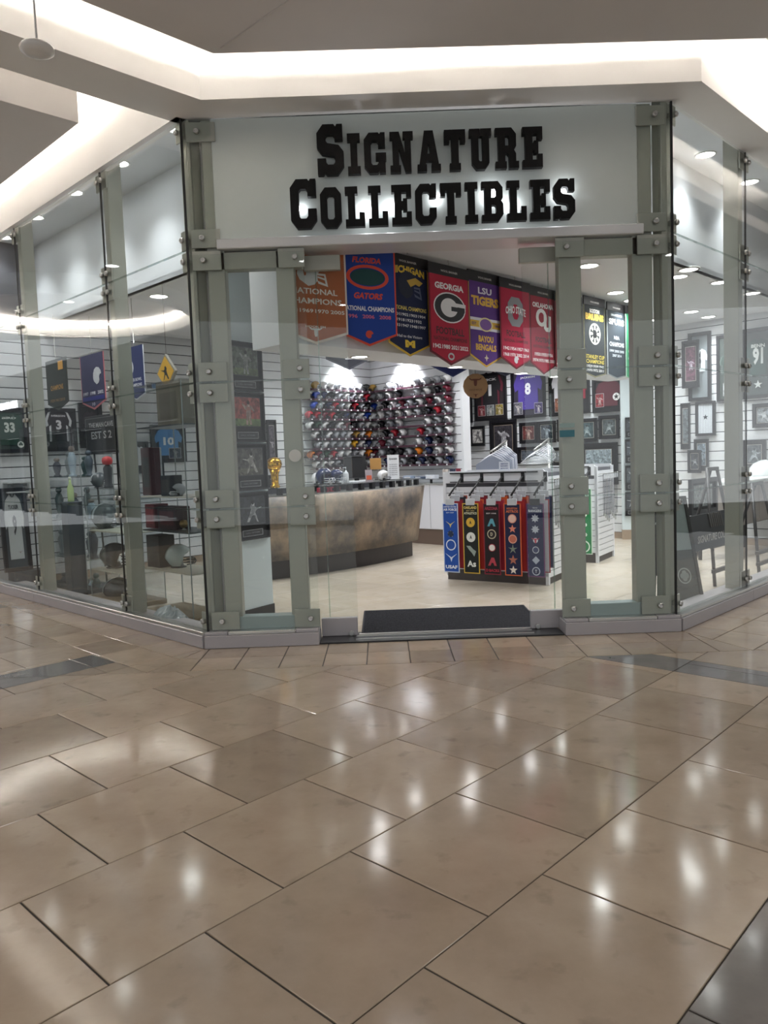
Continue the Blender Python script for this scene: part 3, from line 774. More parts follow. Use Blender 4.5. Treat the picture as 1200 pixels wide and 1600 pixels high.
# ================================================================== FLAT MARKS AND TEXT
def cm(h, rough=0.6): return mat('colour_' + h + ('' if rough == 0.6 else '_%d' % int(rough * 100)), h, rough)
TXT = {}
def text_geo(s, bold):
    if (s, bold) in TXT: return TXT[s, bold]
    cu = bpy.data.curves.new('t', 'FONT'); cu.body = s; cu.size = 1; cu.offset = 0.022 * bold; cu.resolution_u = 2
    tmp = bpy.data.objects.new('tmp', cu); me = bpy.data.meshes.new_from_object(tmp)
    vs = [tuple(v.co) for v in me.vertices]; fs = [tuple(p.vertices) for p in me.polygons]
    bpy.data.objects.remove(tmp); bpy.data.curves.remove(cu); bpy.data.meshes.remove(me)
    TXT[s, bold] = (vs, fs); return vs, fs
def text(par, s, cx, cz, w, h, m, y=-0.004, bold=1, slant=0.0, arch=0.0, name='lettering'):
    """lettering fitted into a w x h box centred at cx, cz on the front of its parent; one mesh for each word"""
    geo = []; pen = 0.0; o = None
    for wd in s.split(' '):
        if not wd: pen += 0.28; continue
        vs, fs = text_geo(wd, bold)
        a = min(v[0] for v in vs); geo.append(([(v[0] - a + pen, v[1]) for v in vs], fs)); pen += max(v[0] for v in vs) - a + 0.26
    if not geo: return
    allv = [v for g in geo for v in g[0]]
    x0 = min(v[0] for v in allv); x1 = max(v[0] for v in allv); z0 = min(v[1] for v in allv); z1 = max(v[1] for v in allv)
    for vs, fs in geo:
        out = []
        for v in vs:
            u = (v[0] - x0) / max(x1 - x0, 1e-6) - 0.5; t = (v[1] - z0) / max(z1 - z0, 1e-6) - 0.5
            out.append((cx + u * w + slant * t * h, y, cz + t * h + arch * (0.25 - u * u)))
        o = MB().add(out, [tuple(f) for f in fs]).build(name, m, par)
    return o
def mark(par, splines, m, y=-0.004, name='emblem', depth=0.0012):
    """flat filled outline(s) in the xz plane; the second and later outlines are holes"""
    me = curve_mesh(name, splines, depth, m)
    o = inst(name, me, par, (0, y, 0), (RAD(90), 0, 0)); return o
def ell(cx, cz, rx, rz, n=28): return [(cx + rx * cos(2 * pi * i / n), cz + rz * sin(2 * pi * i / n)) for i in range(n)]
def rect(x0, x1, z0, z1): return [(x0, z0), (x1, z0), (x1, z1), (x0, z1)]
def star(cx, cz, r, n=5, q=0.4, ph=pi / 2): return [(cx + (r if i % 2 == 0 else r * q) * cos(ph + pi * i / n), cz + (r if i % 2 == 0 else r * q) * sin(ph + pi * i / n)) for i in range(2 * n)]
def shape(pts, cx, cz, s, sx=1): return [(cx + p[0] * s * sx, cz + p[1] * s) for p in pts]
HELM = [(-.5, -.05), (-.47, .2), (-.33, .4), (-.08, .5), (.2, .46), (.4, .3), (.46, .12), (.3, .1), (.2, -.02), (.22, -.2), (.1, -.34), (-.12, -.4), (-.28, -.3), (-.42, -.22)]
MASK = [(.2, .02), (.5, .02), (.58, -.38), (.24, -.3), (.2, -.2), (.24, -.22), (.5, -.3), (.47, -.18), (.22, -.12), (.22, -.07), (.47, -.12), (.45, -.04), (.2, -.04)]
STEER = [(-.5, .32), (-.3, .2), (-.12, .22), (.12, .22), (.3, .2), (.5, .32), (.46, .2), (.3, .1), (.14, .1), (.12, -.2), (.07, -.34), (-.07, -.34), (-.12, -.2), (-.14, .1), (-.3, .1), (-.46, .2)]

text(PIZZA_SIGN, 'PIZZA KITCHEN', 0, .17, 1.8, .26, glow('sign_glow', 'f4f8ff', 5), -.012, bold=1.5)
# ================================================================== BANNERS
BN = Fr(-0.40, 6.40, 45)
M_CARD = cm('1a181b')
def banner(px, ptop, pbot, wid, yaw, base, edge, label, els, head=True, F=BN, d=0.0, tipf=0.12, group='championship banners hung along the bulkhead', hang=True, cat='banner'):
    lx, zb = F.pix(px, pbot, d); _, zt = F.pix(px, ptop, d); zt = min(zt, Z_IN - 0.035)
    H = zt - zb
    th_ = thing('pennant_banner', label, cat, F.w(lx, d, zb), RAD(yaw), group)
    hw = wid / 2
    poly = [(-hw, tipf * H), (0, 0), (hw, tipf * H), (hw, H), (-hw, H)]
    MB().plate(poly, -0.002, 0.004).build('border', cm(edge), th_)
    e = 0.018 * wid / 0.6
    MB().plate([(-hw + e, tipf * H + e * 0.8), (0, e * 1.2), (hw - e, tipf * H + e * 0.8), (hw - e, H), (-hw + e, H)], -0.005, -0.001).build('cloth', cm(base, 0.85), th_)
    if head:
        c = MB().cbox(-hw - 0.004, hw + 0.004, -0.009, 0.008, H * 0.90, H + 0.01, 0.002).build('header_card', M_CARD, th_)
        text(c, 'WOOL BANNER', 0, H * 0.945, wid * 0.42, H * 0.022, cm('c9c4c0'), -0.0095)
    if hang:
        top = Z_IN - zb - 0.004
        if top > H + 0.03:
            MB().tube([(0, 0, H - 0.005), (0.0, 0, H + 0.02), (0.012, 0, H + 0.03), (0, 0, H + 0.04), (0, 0, top)], 0.003, 5).build('hook', M_STEEL, th_)
        else: MB().cbox(-0.04, 0.04, 0, 0.012, H, top, 0.002).build('clip', M_BLACK, th_)
    for el in els:
        if el[0] == 't':
            _, s, fz, fh, fw_, col = el[:6]; kw = el[6] if len(el) > 6 else {}
            text(th_, s, 0, H * (1 - fz), wid * fw_, H * fh, cm(col), -0.0062, **kw)
        else: el[1](th_, wid, H)
    return th_
def f_gator(t, w, H):
    z = H * .70
    mark(t, [ell(0, z, w * .37, H * .125), ell(0, z, w * .31, H * .095)], cm('e2523c'), -.0072)
    mark(t, [ell(0, z, w * .30, H * .085)], cm('1c4b4a'), -.0062)
    mark(t, [shape(HELM, 0.0, H * .115, w * .14)], cm('e2523c'), -.0064)
def f_texas(t, w, H):
    mark(t, [shape(HELM, -.02, H * .72, w * .42)], cm('dcdcdc'), -.0064); mark(t, [shape(MASK, -.02, H * .72, w * .42)], cm('e8e4e0'), -.0066)
    mark(t, [shape(STEER, -.08, H * .73, w * .14)], cm('b5592a'), -.0068)
    mark(t, [shape(STEER, 0, H * .13, w * .2)], cm('e8e4e0'), -.0064)
def f_mich(t, w, H):
    mark(t, [shape(HELM, 0, H * .70, w * .5)], cm('141c33'), -.0064)
    mark(t, [[(-.02, H * .76), (.10, H * .80), (.20, H * .76), (.15, H * .72), (.10, H * .735), (.03, H * .70)]], cm('c9a545'), -.0066)
    mark(t, [shape(MASK, 0.02, H * .70, w * .5)], cm('59607a'), -.0068)
    text(t, 'M', 0, H * .125, w * .24, H * .075, cm('f0cb3c'), -.0064, bold=3)
def f_geo(t, w, H):
    z = H * .585
    mark(t, [ell(0, z, w * .40, H * .155)], cm('e8e6e6'), -.0062); mark(t, [ell(0, z, w * .375, H * .142)], cm('16171b'), -.0064)
    mark(t, [ell(-.01, z, w * .21, H * .095)], cm('e8e6e6'), -.0066)
    mark(t, [rect(0.02, w * .375, z - H * .03, z + H * .015)], cm('16171b'), -.0068); mark(t, [rect(w * .12, w * .40, z + H * .018, z + H * .055)], cm('e8e6e6'), -.0069)
    mark(t, [ell(0, H * .09, w * .08, H * .038), ell(0, H * .09, w * .05, H * .02)], cm('c9c6c8'), -.0064)
def f_lsu(t, w, H):
    for z0, z1, c in ((.49, .52, 'e6e2ea'), (.42, .49, 'e0b23a'), (.39, .42, 'e6e2ea')): mark(t, [rect(-w * .47, w * .47, H * z0, H * z1)], cm(c), -.0062, 'stripe')
    mark(t, [ell(0, H * .455, w * .22, H * .075)], cm('7a4f9a'), -.0064); mark(t, [ell(0, H * .455, w * .22, H * .075), ell(0, H * .455, w * .18, H * .06)], cm('e8d9a0'), -.0066)
    text(t, 'EST', -w * .36, H * .455, w * .14, H * .03, cm('5a3a70'), -.009); text(t, '1860', w * .36, H * .455, w * .17, H * .03, cm('5a3a70'), -.009)
    mark(t, [star(0, H * .10, w * .07, 4)], cm('d8c8b0'), -.0064)
def f_osu(t, w, H):
    z = H * .65
    def oct_(rx, rz): return [(-rx, -rz * .55), (-rx * .5, -rz), (rx * .5, -rz), (rx, -rz * .55), (rx, rz * .55), (rx * .5, rz), (-rx * .5, rz), (-rx, rz * .55)]
    o = lambda rx, rz: [(a, z + b) for a, b in oct_(rx, rz)]
    mark(t, [o(w * .25, H * .165), o(w * .10, H * .085)], cm('85868a'), -.0062)
    text(t, 'OHIO STATE', 0, z, w * .66, H * .085, cm('e6e3e4'), -.009, bold=1.5, arch=.08)
    mark(t, [shape(HELM, 0, H * .10, w * .16)], cm('d0cdd0'), -.0064)
def f_ou(t, w, H):
    z = H * .63
    mark(t, [ell(-w * .07, z + H * .03, w * .21, H * .105, 16), ell(-w * .07, z + H * .03, w * .11, H * .06, 16)], cm('efecec'), -.0064)
    mark(t, [[(w * .02, z + H * .06), (w * .02, z - H * .09), (w * .1, z - H * .125), (w * .24, z - H * .125), (w * .3, z - H * .09), (w * .3, z + H * .06), (w * .2, z + H * .06), (w * .2, z - H * .075), (w * .12, z - H * .075), (w * .12, z + H * .06)]], cm('efecec'), -.0066)
def f_bru(t, w, H):
    z = H * .55
    mark(t, [ell(0, z, w * .27, H * .135), ell(0, z, w * .23, H * .115)], cm('e8e6dc'), -.0062)
    for i in range(8):
        a = i * pi / 4; mark(t, [[(w * .1 * cos(a - .3), z + H * .05 * sin(a - .3)), (w * .22 * cos(a - .18), z + H * .11 * sin(a - .18)), (w * .22 * cos(a + .18), z + H * .11 * sin(a + .18)), (w * .1 * cos(a + .3), z + H * .05 * sin(a + .3))]], cm('dedbd0'), -.0064)
    text(t, 'B', 0, z, w * .2, H * .1, cm('15161a'), -.009, bold=3); 
def f_spur(t, w, H): mark(t, [[(0, H * .68), (w * .05, H * .74), (0, H * .80), (-w * .05, H * .74)]], cm('d5dade'), -.0066)
T = lambda *a: ('t',) + a
banner(494, 386, 538, .62, 31, 'b4602f', 'e4d9ce', 'burnt orange banner with white helmet and white year numbers', [
    ('f', f_texas), T('NATIONAL', .46, .06, .70, 'eee7df'), T('CHAMPIONS', .56, .06, .82, 'eee7df'), T('1963 1969 1970 2005', .66, .04, .9, 'eee7df'), T('HOOK EM', .82, .022, .3, 'eee7df')], head=False, d=.13)
banner(578, 384, 541, .56, 27, '26489f', 'e0523a', 'royal blue banner with orange lettering and an oval emblem', [
    ('f', f_gator), T('FLORIDA', .13, .06, .5, 'e2523c', {'slant': .2, 'bold': 2}), T('GATORS', .49, .065, .5, 'e2523c', {'slant': .25, 'bold': 2}), T('NATIONAL CHAMPIONS', .62, .05, .9, 'ecebf0', {'bold': 1.6}),
    T('1996   2006   2008', .70, .04, .78, 'e2728c')], head=False, d=.07)
banner(641, 398, 557, .56, 45, '1d2748', 'd9b63f', 'navy banner with yellow lettering and a block letter M', [
    ('f', f_mich), T('MICHIGAN', .16, .075, .8, 'e4bf3f', {'arch': .1, 'bold': 2}), T('NATIONAL CHAMPIONS', .52, .042, .86, 'e4cf6a'), T('1901 1902 1903 1904', .585, .03, .8, 'e0e0e6'), T('1918 1923 1932', .64, .03, .6, 'e0e0e6'), T('1933 1947 1948 1997', .695, .03, .8, 'e0e0e6'), T('Hail to the Victors', .80, .028, .6, 'd5d5dc')], head=True, d=.06)
banner(705, 418, 571, .60, 45, 'b3263f', '6d1726', 'crimson banner with a black oval letter G', [
    ('f', f_geo), T('GEORGIA', .205, .065, .72, 'efe9ea', {'bold': 2}), T('FOOTBALL', .655, .075, .7, '4d1420', {'bold': 1.5}), T('NATIONAL CHAMPIONS', .735, .042, .84, '571724'), T('1942 1980 2021 2022', .815, .045, .88, 'efe3e5', {'bold': 1.5})])
banner(760, 428, 574, .54, 45, '5f3b86', 'd9ad3e', 'purple banner with gold lettering and a striped middle band', [
    ('f', f_lsu), T('LSU', .19, .07, .42, 'e9e4ee', {'bold': 1.5}), T('TIGERS', .30, .10, .84, 'e2b23d', {'bold': 2.5}), T('BAYOU', .70, .07, .46, 'e2b23d', {'bold': 2}), T('BENGALS', .79, .07, .64, 'e2b23d', {'bold': 2})], d=.035)
banner(807, 440, 577, .55, 45, 'aa2440', '6d1726', 'crimson banner with a grey block letter O behind white lettering', [
    ('f', f_osu), T('FOOTBALL', .60, .07, .62, '4d1420', {'bold': 1.5}), T('NATIONAL CHAMPIONS', .68, .035, .8, '571724'), T('1942 1954 1957 1961', .77, .04, .84, 'efe3e5'), T('1968 1970 2002 2014', .84, .04, .84, 'efe3e5')])
banner(850, 452, 585, .52, 45, '9c2038', '6d1726', 'crimson banner with white interlocked letters O and U', [
    ('f', f_ou), T('OKLAHOMA', .20, .06, .8, 'efe9ea', {'bold': 2}), T('FOOTBALL', .60, .06, .62, '4d1420', {'bold': 1.5}), T('NATIONAL CHAMPIONS', .68, .035, .8, '571724'), T('1950 1955 1956', .77, .04, .7, 'efe3e5'), T('1974 1975 1985 2000', .84, .04, .84, 'efe3e5')], d=.04)
banner(890, 462, 590, .58, 45, 'b3263f', '6d1726', 'crimson banner with one white line of lettering, partly behind the door post', [T('XOX', .2, .06, .7, 'efe9ea', {'bold': 2})])
banner(930, 466, 590, .50, 45, '23292c', '8d8a6a', 'black banner with yellow lettering and a spoked wheel letter B', [
    ('f', f_bru), T('BOSTON', .165, .05, .45, 'e9e6df'), T('BRUINS', .24, .085, .86, 'e3bb45', {'bold': 2.5}), T('STANLEY CUP', .74, .05, .9, 'd8c24f'), T('CHAMPIONS', .80, .05, .85, 'd8c24f'), T('1929 1939 1941', .86, .035, .8, 'dddddd'), T('1970 1972 2011', .91, .035, .8, 'dddddd')], tipf=.05)
banner(964, 476, 592, .47, 45, '2d3740', 'a9b0b3', 'charcoal banner with white lettering beside a green banner', [
    T('SAN ANTONIO', .15, .03, .6, 'd8dce0'), T('SPURS', .24, .08, .84, 'eef0f2', {'bold': 2}), T('NBA', .45, .05, .3, 'd5dce2'), T('CHAMPIONS', .54, .06, .8, 'd5dce2', {'bold': 1.5}), T('1999 2003 2005', .63, .035, .8, 'd5dce2'), T('2007 2014', .69, .035, .5, 'd5dce2')], tipf=.05, d=.03)
banner(993, 482, 596, .50, 45, '2f8a5e', '9fc9ae', 'green banner at the end of the bulkhead row', [T('CHAMPIONS', .6, .05, .8, 'bfe0cc'), T('1957 1959 1960', .7, .035, .8, 'bfe0cc')], tipf=.05)
# dark pennant tips hanging over the counter area
PB = Fr(-0.55, 10.3, 12)
banner(546, 520, 578, .62, 8, '2a2b33', '3a3b44', 'black pennant with a small white badge above the counter', [('f', lambda t, w, H: mark(t, [rect(-.05, .05, .14, .22)], cm('d8dae0'), -.0064))], False, PB, 0, .3, 'pennants over the counter')
banner(708, 530, 589, .62, 8, '20295c', '2c3568', 'navy pennant with a tiny pale badge above the counter', [('f', lambda t, w, H: mark(t, [ell(0, .2, .03, .04)], cm('8d97c8'), -.0064))], False, PB, 0, .3, 'pennants over the counter')
banner(790, 540, 588, .62, 8, '1d2030', '2a2d3c', 'dark plain pennant hanging beyond the round wooden plaque', [], False, PB, 0.6, .3, 'pennants over the counter')
# price card hanging by the pier
x_, z_ = Fr(0, 7.4, 0).pix(427, 516); 
th_ = thing('price_card', 'white card with black print hanging near the pale pier', 'card', (x_, 7.4, z_ - .09))
MB().box(-.095, .095, -.002, .002, 0, .18).build('card', cm('e3e9ea'), th_)
for s_, z0, wv in (('DYNASTY', .14, .14), ('BANNERS', .09, .14), ('$119.99', .04, .11)): text(th_, s_, 0, z0, wv, .026, cm('2a2f33'), -.003)
MB().tube([(0, 0, .18), (0, 0, Z_IN - z_ + .085)], .0015, 4).build('string', M_WHITE, th_)

# ================================================================== HELMET WALLS
HLF = LW; C0 = Vector((-0.15, 14.45))
HRF = Fr(C0.x, C0.y, -45)
hr_len = HRF.pix(722, 660)[0]
part = MB().box(0, hr_len, 0.0, 0.14, 0, Z_IN).build('wall_partition', M_GROOVE, None, HRF.w(0, 0, 0), HRF.a); struct(part, 'white slatwall partition carrying rows of mini helmets')
me = MB().cbox(0, hr_len, -0.021, 0.0, 0.005, 0.14, 0.003).mesh('slat', M_SLAT); z = 0.1
while z < 3.3: inst('slat', me, part, (0, 0, z)); z += 0.145
MB().cbox(hr_len - 0.0, hr_len + 0.05, -0.04, 0.16, 0, Z_IN, 0.004).build('end_post', M_SLAT, part)
def helmet_shell(fr=0.5):
    """football helmet shell, about 1 unit long, face toward -y... opening left in front"""
    mb = MB(); nu, nv = 16, 9; vs = []; idx = {}
    for j in range(nv + 1):
        th0 = pi * 0.80 * j / nv
        for i in range(nu):
            a = 2 * pi * i / nu
            x = 0.41 * sin(th0) * sin(a); y = -0.5 * sin(th0) * cos(a); z = 0.45 * cos(th0)
            front = cos(a)
            if front > 0.25 and th0 > 1.25: # face opening: pull the shell back
                k_ = min(1, (front - 0.25) / 0.45) * min(1, (th0 - 1.25) / 0.35); y += 0.34 * k_; z += 0.06 * k_
            if front < -0.2 and th0 > 1.9: y -= 0.05 * (-front)
            idx[j, i] = len(vs); vs.append((x, y, z))
    fs = []
    for j in range(nv):
        for i in range(nu):
            fs.append((idx[j, i], idx[j + 1, i], idx[j + 1, (i + 1) % nu], idx[j, (i + 1) % nu]))
    mb.add(vs, fs, 0, True); return mb
def helmet_stripe():
    mb = MB(); vs = []; fs = []
    n = 9
    for i in range(n):
        a = -0.95 + 2.6 * i / (n - 1)
        y = -0.508 * sin(-a + 0.0) if False else 0.508 * sin(a); z = 0.458 * cos(a)
        vs += [(-0.05, y, z), (0.05, y, z)]
    for i in range(n - 1): fs.append((2 * i, 2 * i + 1, 2 * i + 3, 2 * i + 2))
    return mb.add(vs, fs, 0, True)
def helmet_mask(n=5):
    mb = MB()
    for z, bul in ((-0.10, .50), (-0.21, .56), (-0.31, .50)):
        mb.tube([(0.36 * sin(a), -0.10 - bul * cos(a), z) for a in [-1.35 + 2.7 * i / 6 for i in range(7)]], 0.022, n)
    for x in (-0.12, 0.12): mb.tube([(x, -.58, -.10), (x, -.645, -.21), (x, -.58, -.31)], 0.02, n)
    return mb
me_shell = helmet_shell().mesh('shell', M_WHITE); me_stripe = helmet_stripe().mesh('stripe', M_WHITE); me_mask = helmet_mask(4).mesh('face_guard', M_BLACK)
me_ped = MB().lathe([(0.30, -0.42), (0.30, -0.39), (0.2, -0.36), (0.17, -0.22)], 12).mesh('stand', M_BLACK)
HCOL = {'white': ('e4e4e6', '9aa0aa', '3a3c48'), 'silver': ('a9adb4', '3c4358', '5a5d66'), 'black': ('1d1d22', '8a8a90', '2a2a2e'), 'navy': ('1f2b52', 'b9bcc6', 'b9bcc4'), 'red': ('b02334', 'e6e2e2', '88888c'),
        'maroon': ('6a1f30', 'cfcaca', 'b0aeb2'), 'orange': ('e07c1e', 'f0eee8', 'e6e6e6'), 'gold': ('b38f4a', '3a3a40', '4a3c38'), 'royal': ('2447b4', 'e6e6ea', 'd6d8dc'), 'green': ('2b4a38', 'cbb54c', 'b5b8b4'), 'yellow': ('d9a52c', '5a2a2a', '4a3030')}
def mini_helmet(name, label, cat, loc, rz, scale, col, group=None, stripe=True, stand=False, mask=None):
    c = HCOL[col]; th_ = thing(name, label, cat, loc, rz, group)
    th_.scale = (scale,) * 3
    inst('shell', me_shell, th_, (0, 0, 0), None, [cm(c[0], 0.22)])
    if stripe: inst('stripe', me_stripe, th_, (0, 0, 0), None, [cm(c[1], 0.3)])
    inst('face_guard', me_mask, th_, (0, 0, 0), None, [cm(mask or c[2], 0.4)])
    if stand: inst('stand', me_ped, th_, (0, 0, 0))
    return th_
ORD = ['lowest', 'second lowest', 'third lowest', 'fourth lowest', 'middle', 'fourth highest', 'third highest', 'second highest', 'highest']
NTH = ['first', 'second', 'third', 'fourth', 'fifth', 'sixth', 'seventh', 'eighth', 'ninth', 'tenth']
M_SHELF = mat('smoked_acrylic', '59434d', 0.25)
M_TAGW = cm('e2e2e6')
def helmet_wall(F, xs0, xs1, n, wallname, palette_rows, turn, gaps=(), d0=-0.025, first_fr=0.0):
    z0, dz = 1.345, 0.171
    for r in range(9):
        z = z0 + dz * r
        s0 = xs0 + (0.12 if (r * 7) % 3 == 0 else 0.0)
        sh = thing('helmet_shelf', '%s acrylic shelf holding mini helmets on the %s' % (ORD[r], wallname), 'shelf', F.w(s0, d0, z), F.a, 'acrylic shelves of mini helmets')
        MB().cbox(0, xs1 - s0, -0.15, 0.0, -0.008, 0.0, 0.002).build('board', M_SHELF, sh)
        MB().box(0, xs1 - s0, -0.155, -0.15, -0.02, 0.012).build('price_rail', mat('smoked_rail', '4b2f3c', 0.3), sh)
        pitch = (xs1 - s0) / n
        for i in range(n):
            if (r, i) in gaps: continue
            col = palette_rows[r][i % len(palette_rows[r])]
            if col in ('black', 'navy', 'maroon') and random.random() < .3: col = random.choice(['silver', 'white', 'white'])
            x = s0 + pitch * (i + 0.5) + random.uniform(-.008, .008)
            g = 'mini helmets on the %s shelf, %s' % (ORD[r], wallname)
            mk = random.choice(['2a2a30', '9a9ca4', None, None])
            mini_helmet('mini_helmet', '%s mini helmet, %s from the wall corner, %s shelf, %s' % (col, NTH[(n - 1 - i) if turn > 0 else i], ORD[r], wallname), 'helmet',
                        F.w(x, d0 - 0.082, z + 0.071), F.a + RAD(turn + random.uniform(-20, 20)), 0.165, col, g, stripe=random.random() < .7, mask=mk)
            MB().box(x - s0 - 0.016, x - s0 + 0.016, -0.158, -0.1555, -0.018, 0.006).build('price_tag', M_TAGW, sh)
hl0 = LW.pix(471, 650)[0]; hl1 = LW.pix(587, 650)[0] - 0.06
PAL_L = [['white', 'white', 'white', 'silver', 'black', 'black', 'black', 'navy'], ['orange', 'maroon', 'green', 'red', 'white', 'white', 'silver', 'black'], ['navy', 'silver', 'white', 'silver', 'silver', 'white', 'yellow', 'white'],
         ['white', 'black', 'white', 'silver', 'black', 'white', 'gold', 'black', 'orange'], ['white', 'green', 'white', 'black', 'white', 'maroon', 'black', 'maroon', 'white'], ['red', 'red', 'maroon', 'red', 'black', 'navy', 'silver', 'white', 'royal', 'white'],
         ['royal', 'navy', 'navy', 'red', 'silver', 'white', 'red', 'silver', 'black'], ['navy', 'royal', 'navy', 'black', 'silver', 'white', 'silver', 'white', 'red'], ['black', 'gold', 'white', 'white', 'silver', 'white', 'navy', 'black']]
helmet_wall(LW, hl0, hl1, 10, 'wall behind the counter', PAL_L, 50, {(8, 0), (0, 9), (2, 0)})
PAL_R = [['navy', 'navy', 'silver', 'black', 'navy', 'black', 'navy', 'navy'], ['navy', 'black', 'black', 'silver', 'orange', 'navy', 'white', 'white'], ['maroon', 'silver', 'black', 'silver', 'white', 'navy', 'black', 'silver'],
         ['black', 'red', 'white', 'black', 'red', 'black', 'silver', 'white'], ['black', 'silver', 'white', 'white', 'silver', 'white', 'silver', 'white'], ['black', 'silver', 'white', 'white', 'silver', 'black', 'red', 'silver'],
         ['black', 'navy', 'maroon', 'silver', 'black', 'maroon', 'black', 'maroon'], ['silver', 'white', 'black', 'silver', 'silver', 'white', 'black', 'maroon'], ['white', 'silver', 'silver', 'silver', 'black', 'silver', 'black', 'white']]
helmet_wall(HRF, 0.22, hr_len - 0.1, 8, 'partition by the jersey frames', PAL_R, -50, {(8, 0), (8, 3), (7, 3), (4, 3), (4, 4), (2, 3), (3, 3)})
for F, px, py in ((LW, 533, 590), (HRF, 637, 585)):
    x, z = F.pix(px, py); p = F.w(x, -0.42, Z_IN); tg = F.Y * 0.42 + Vector((0, 0, -0.62))
    t_ = downlight(p.x, p.y, Z_IN, 60, 'angled spot washing the slats above the mini helmets', 'helmet wall spots', 0.06, 80, (.97, .98, 1), tg)

# ================================================================== COUNTER
def circ3(a, b, c):
    ax, ay, bx, by, cx, cy = *a, *b, *c; D = 2 * (ax * (by - cy) + bx * (cy - ay) + cx * (ay - by))
    ux = ((ax * ax + ay * ay) * (by - cy) + (bx * bx + by * by) * (cy - ay) + (cx * cx + cy * cy) * (ay - by)) / D
    uy = ((ax * ax + ay * ay) * (cx - bx) + (bx * bx + by * by) * (ax - cx) + (cx * cx + cy * cy) * (bx - ax)) / D
    return Vector((ux, uy))
PA, PBm, PC = Vector((-1.42, 9.67)), Vector((-0.47, 10.39)), Vector((0.41, 11.50))
O_ = circ3(PA, PBm, PC); R_ = (PA - O_).length
a0 = math.atan2(PA.y - O_.y, PA.x - O_.x); a1 = math.atan2(PC.y - O_.y, PC.x - O_.x)
a00 = a0 - (a1 - a0) * 0.10
N_ = 28
def cpt(i, off): a = a00 + (a1 - a00) * i / N_; return O_ + Vector((cos(a), sin(a))) * (R_ + off)
def arc_solid(o_in0, o_out0, z0, o_in1, o_out1, z1, smooth=False):
    mb = MB(); vs = []; fs = []
    for i in range(N_ + 1):
        for o, z in ((o_in0, z0), (o_out0, z0), (o_out1, z1), (o_in1, z1)):
            p = cpt(i, o); vs.append((p.x - cb.x, p.y - cb.y, z))
    for i in range(N_):
        b = 4 * i
        for q in range(4): fs.append((b + q, b + (q + 1) % 4, b + 4 + (q + 1) % 4, b + 4 + q))
    fs += [(3, 2, 1, 0), (4 * N_, 4 * N_ + 1, 4 * N_ + 2, 4 * N_ + 3)]
    return mb.add(vs, fs, 0, smooth)
cb = cpt(N_ // 2, 0)
ctr = thing('service_counter', 'curved counter clad in mottled bronze metal with a dark toe kick', 'counter', (cb.x, cb.y, 0))
def bronze():
    m = mat('mottled_bronze', '8d8378', 0.36, 0.75)
    nt = m.node_tree; N = nt.nodes.new; L = nt.links.new; b = nt.nodes['Principled BSDF']
    tc = N('ShaderNodeTexCoord'); n = N('ShaderNodeTexNoise'); n.inputs['Scale'].default_value = 2.2; n.inputs['Detail'].default_value = 9; n.inputs['Roughness'].default_value = .65
    L(tc.outputs['Object'], n.inputs['Vector']); cr = N('ShaderNodeValToRGB'); L(n.outputs[0], cr.inputs[0])
    cr.color_ramp.elements[0].position = .36; cr.color_ramp.elements[0].color = lin('5c5856') + (1,)
    cr.color_ramp.elements[1].position = .64; cr.color_ramp.elements[1].color = lin('a08f7c') + (1,)
    L(cr.outputs[0], b.inputs['Base Color'])
    mr = N('ShaderNodeMapRange'); mr.inputs[3].default_value = .28; mr.inputs[4].default_value = .5; L(n.outputs[0], mr.inputs[0]); L(mr.outputs[0], b.inputs['Roughness'])
    return m
arc_solid(-0.5, 0.10, 0.24, -0.5, 0.24, 1.06, True).build('cladding', bronze(), ctr)
arc_solid(-0.5, 0.0, 0.0, -0.5, 0.0, 0.24).build('toe_kick', mat('dark_laminate', '231c1c', 0.35), ctr)
arc_solid(-0.5, 0.235, 1.06, -0.5, 0.235, 1.075).build('top_edge', M_STEEL, ctr)
arc_solid(-0.46, 0.21, 1.16, -0.46, 0.21, 1.172).build('glass_top', M_CLEAR, ctr)
for i in range(1, N_, 2):
    p, q = cpt(i, 0.16), cpt(i, 0.2); 
    a = a00 + (a1 - a00) * i / N_
    b_ = MB().box(-0.03, 0.03, -0.03, 0.03, 1.075, 1.16).build('spacer', M_BLACK, ctr, (p.x - cb.x, p.y - cb.y, 0), a)
arc_solid(-0.45, -0.30, 1.075, -0.45, -0.30, 1.16).build('back_ledge', cm('2b2b33'), ctr)
ZT = 1.172
def on_counter(px, Yd): 
    q = fw + rt * ((px - 600) / CAM_F) - up * ((762 - 800) / CAM_F); p = EYE + q * (Yd / q.y); return p.x
def ctr_pt(px, off):
    """point on the counter top at inward offset, seen in a photograph column"""
    best = None
    for i in range(401):
        a = a00 + (a1 - a00) * i / 400; p = O_ + Vector((cos(a), sin(a))) * (R_ + off); v = Vector((p.x, p.y, ZT)) - EYE
        x = 600 + CAM_F * v.dot(rt) / v.dot(fw)
        if best is None or abs(x - px) < best[0]: best = (abs(x - px), p)
    return best[1]
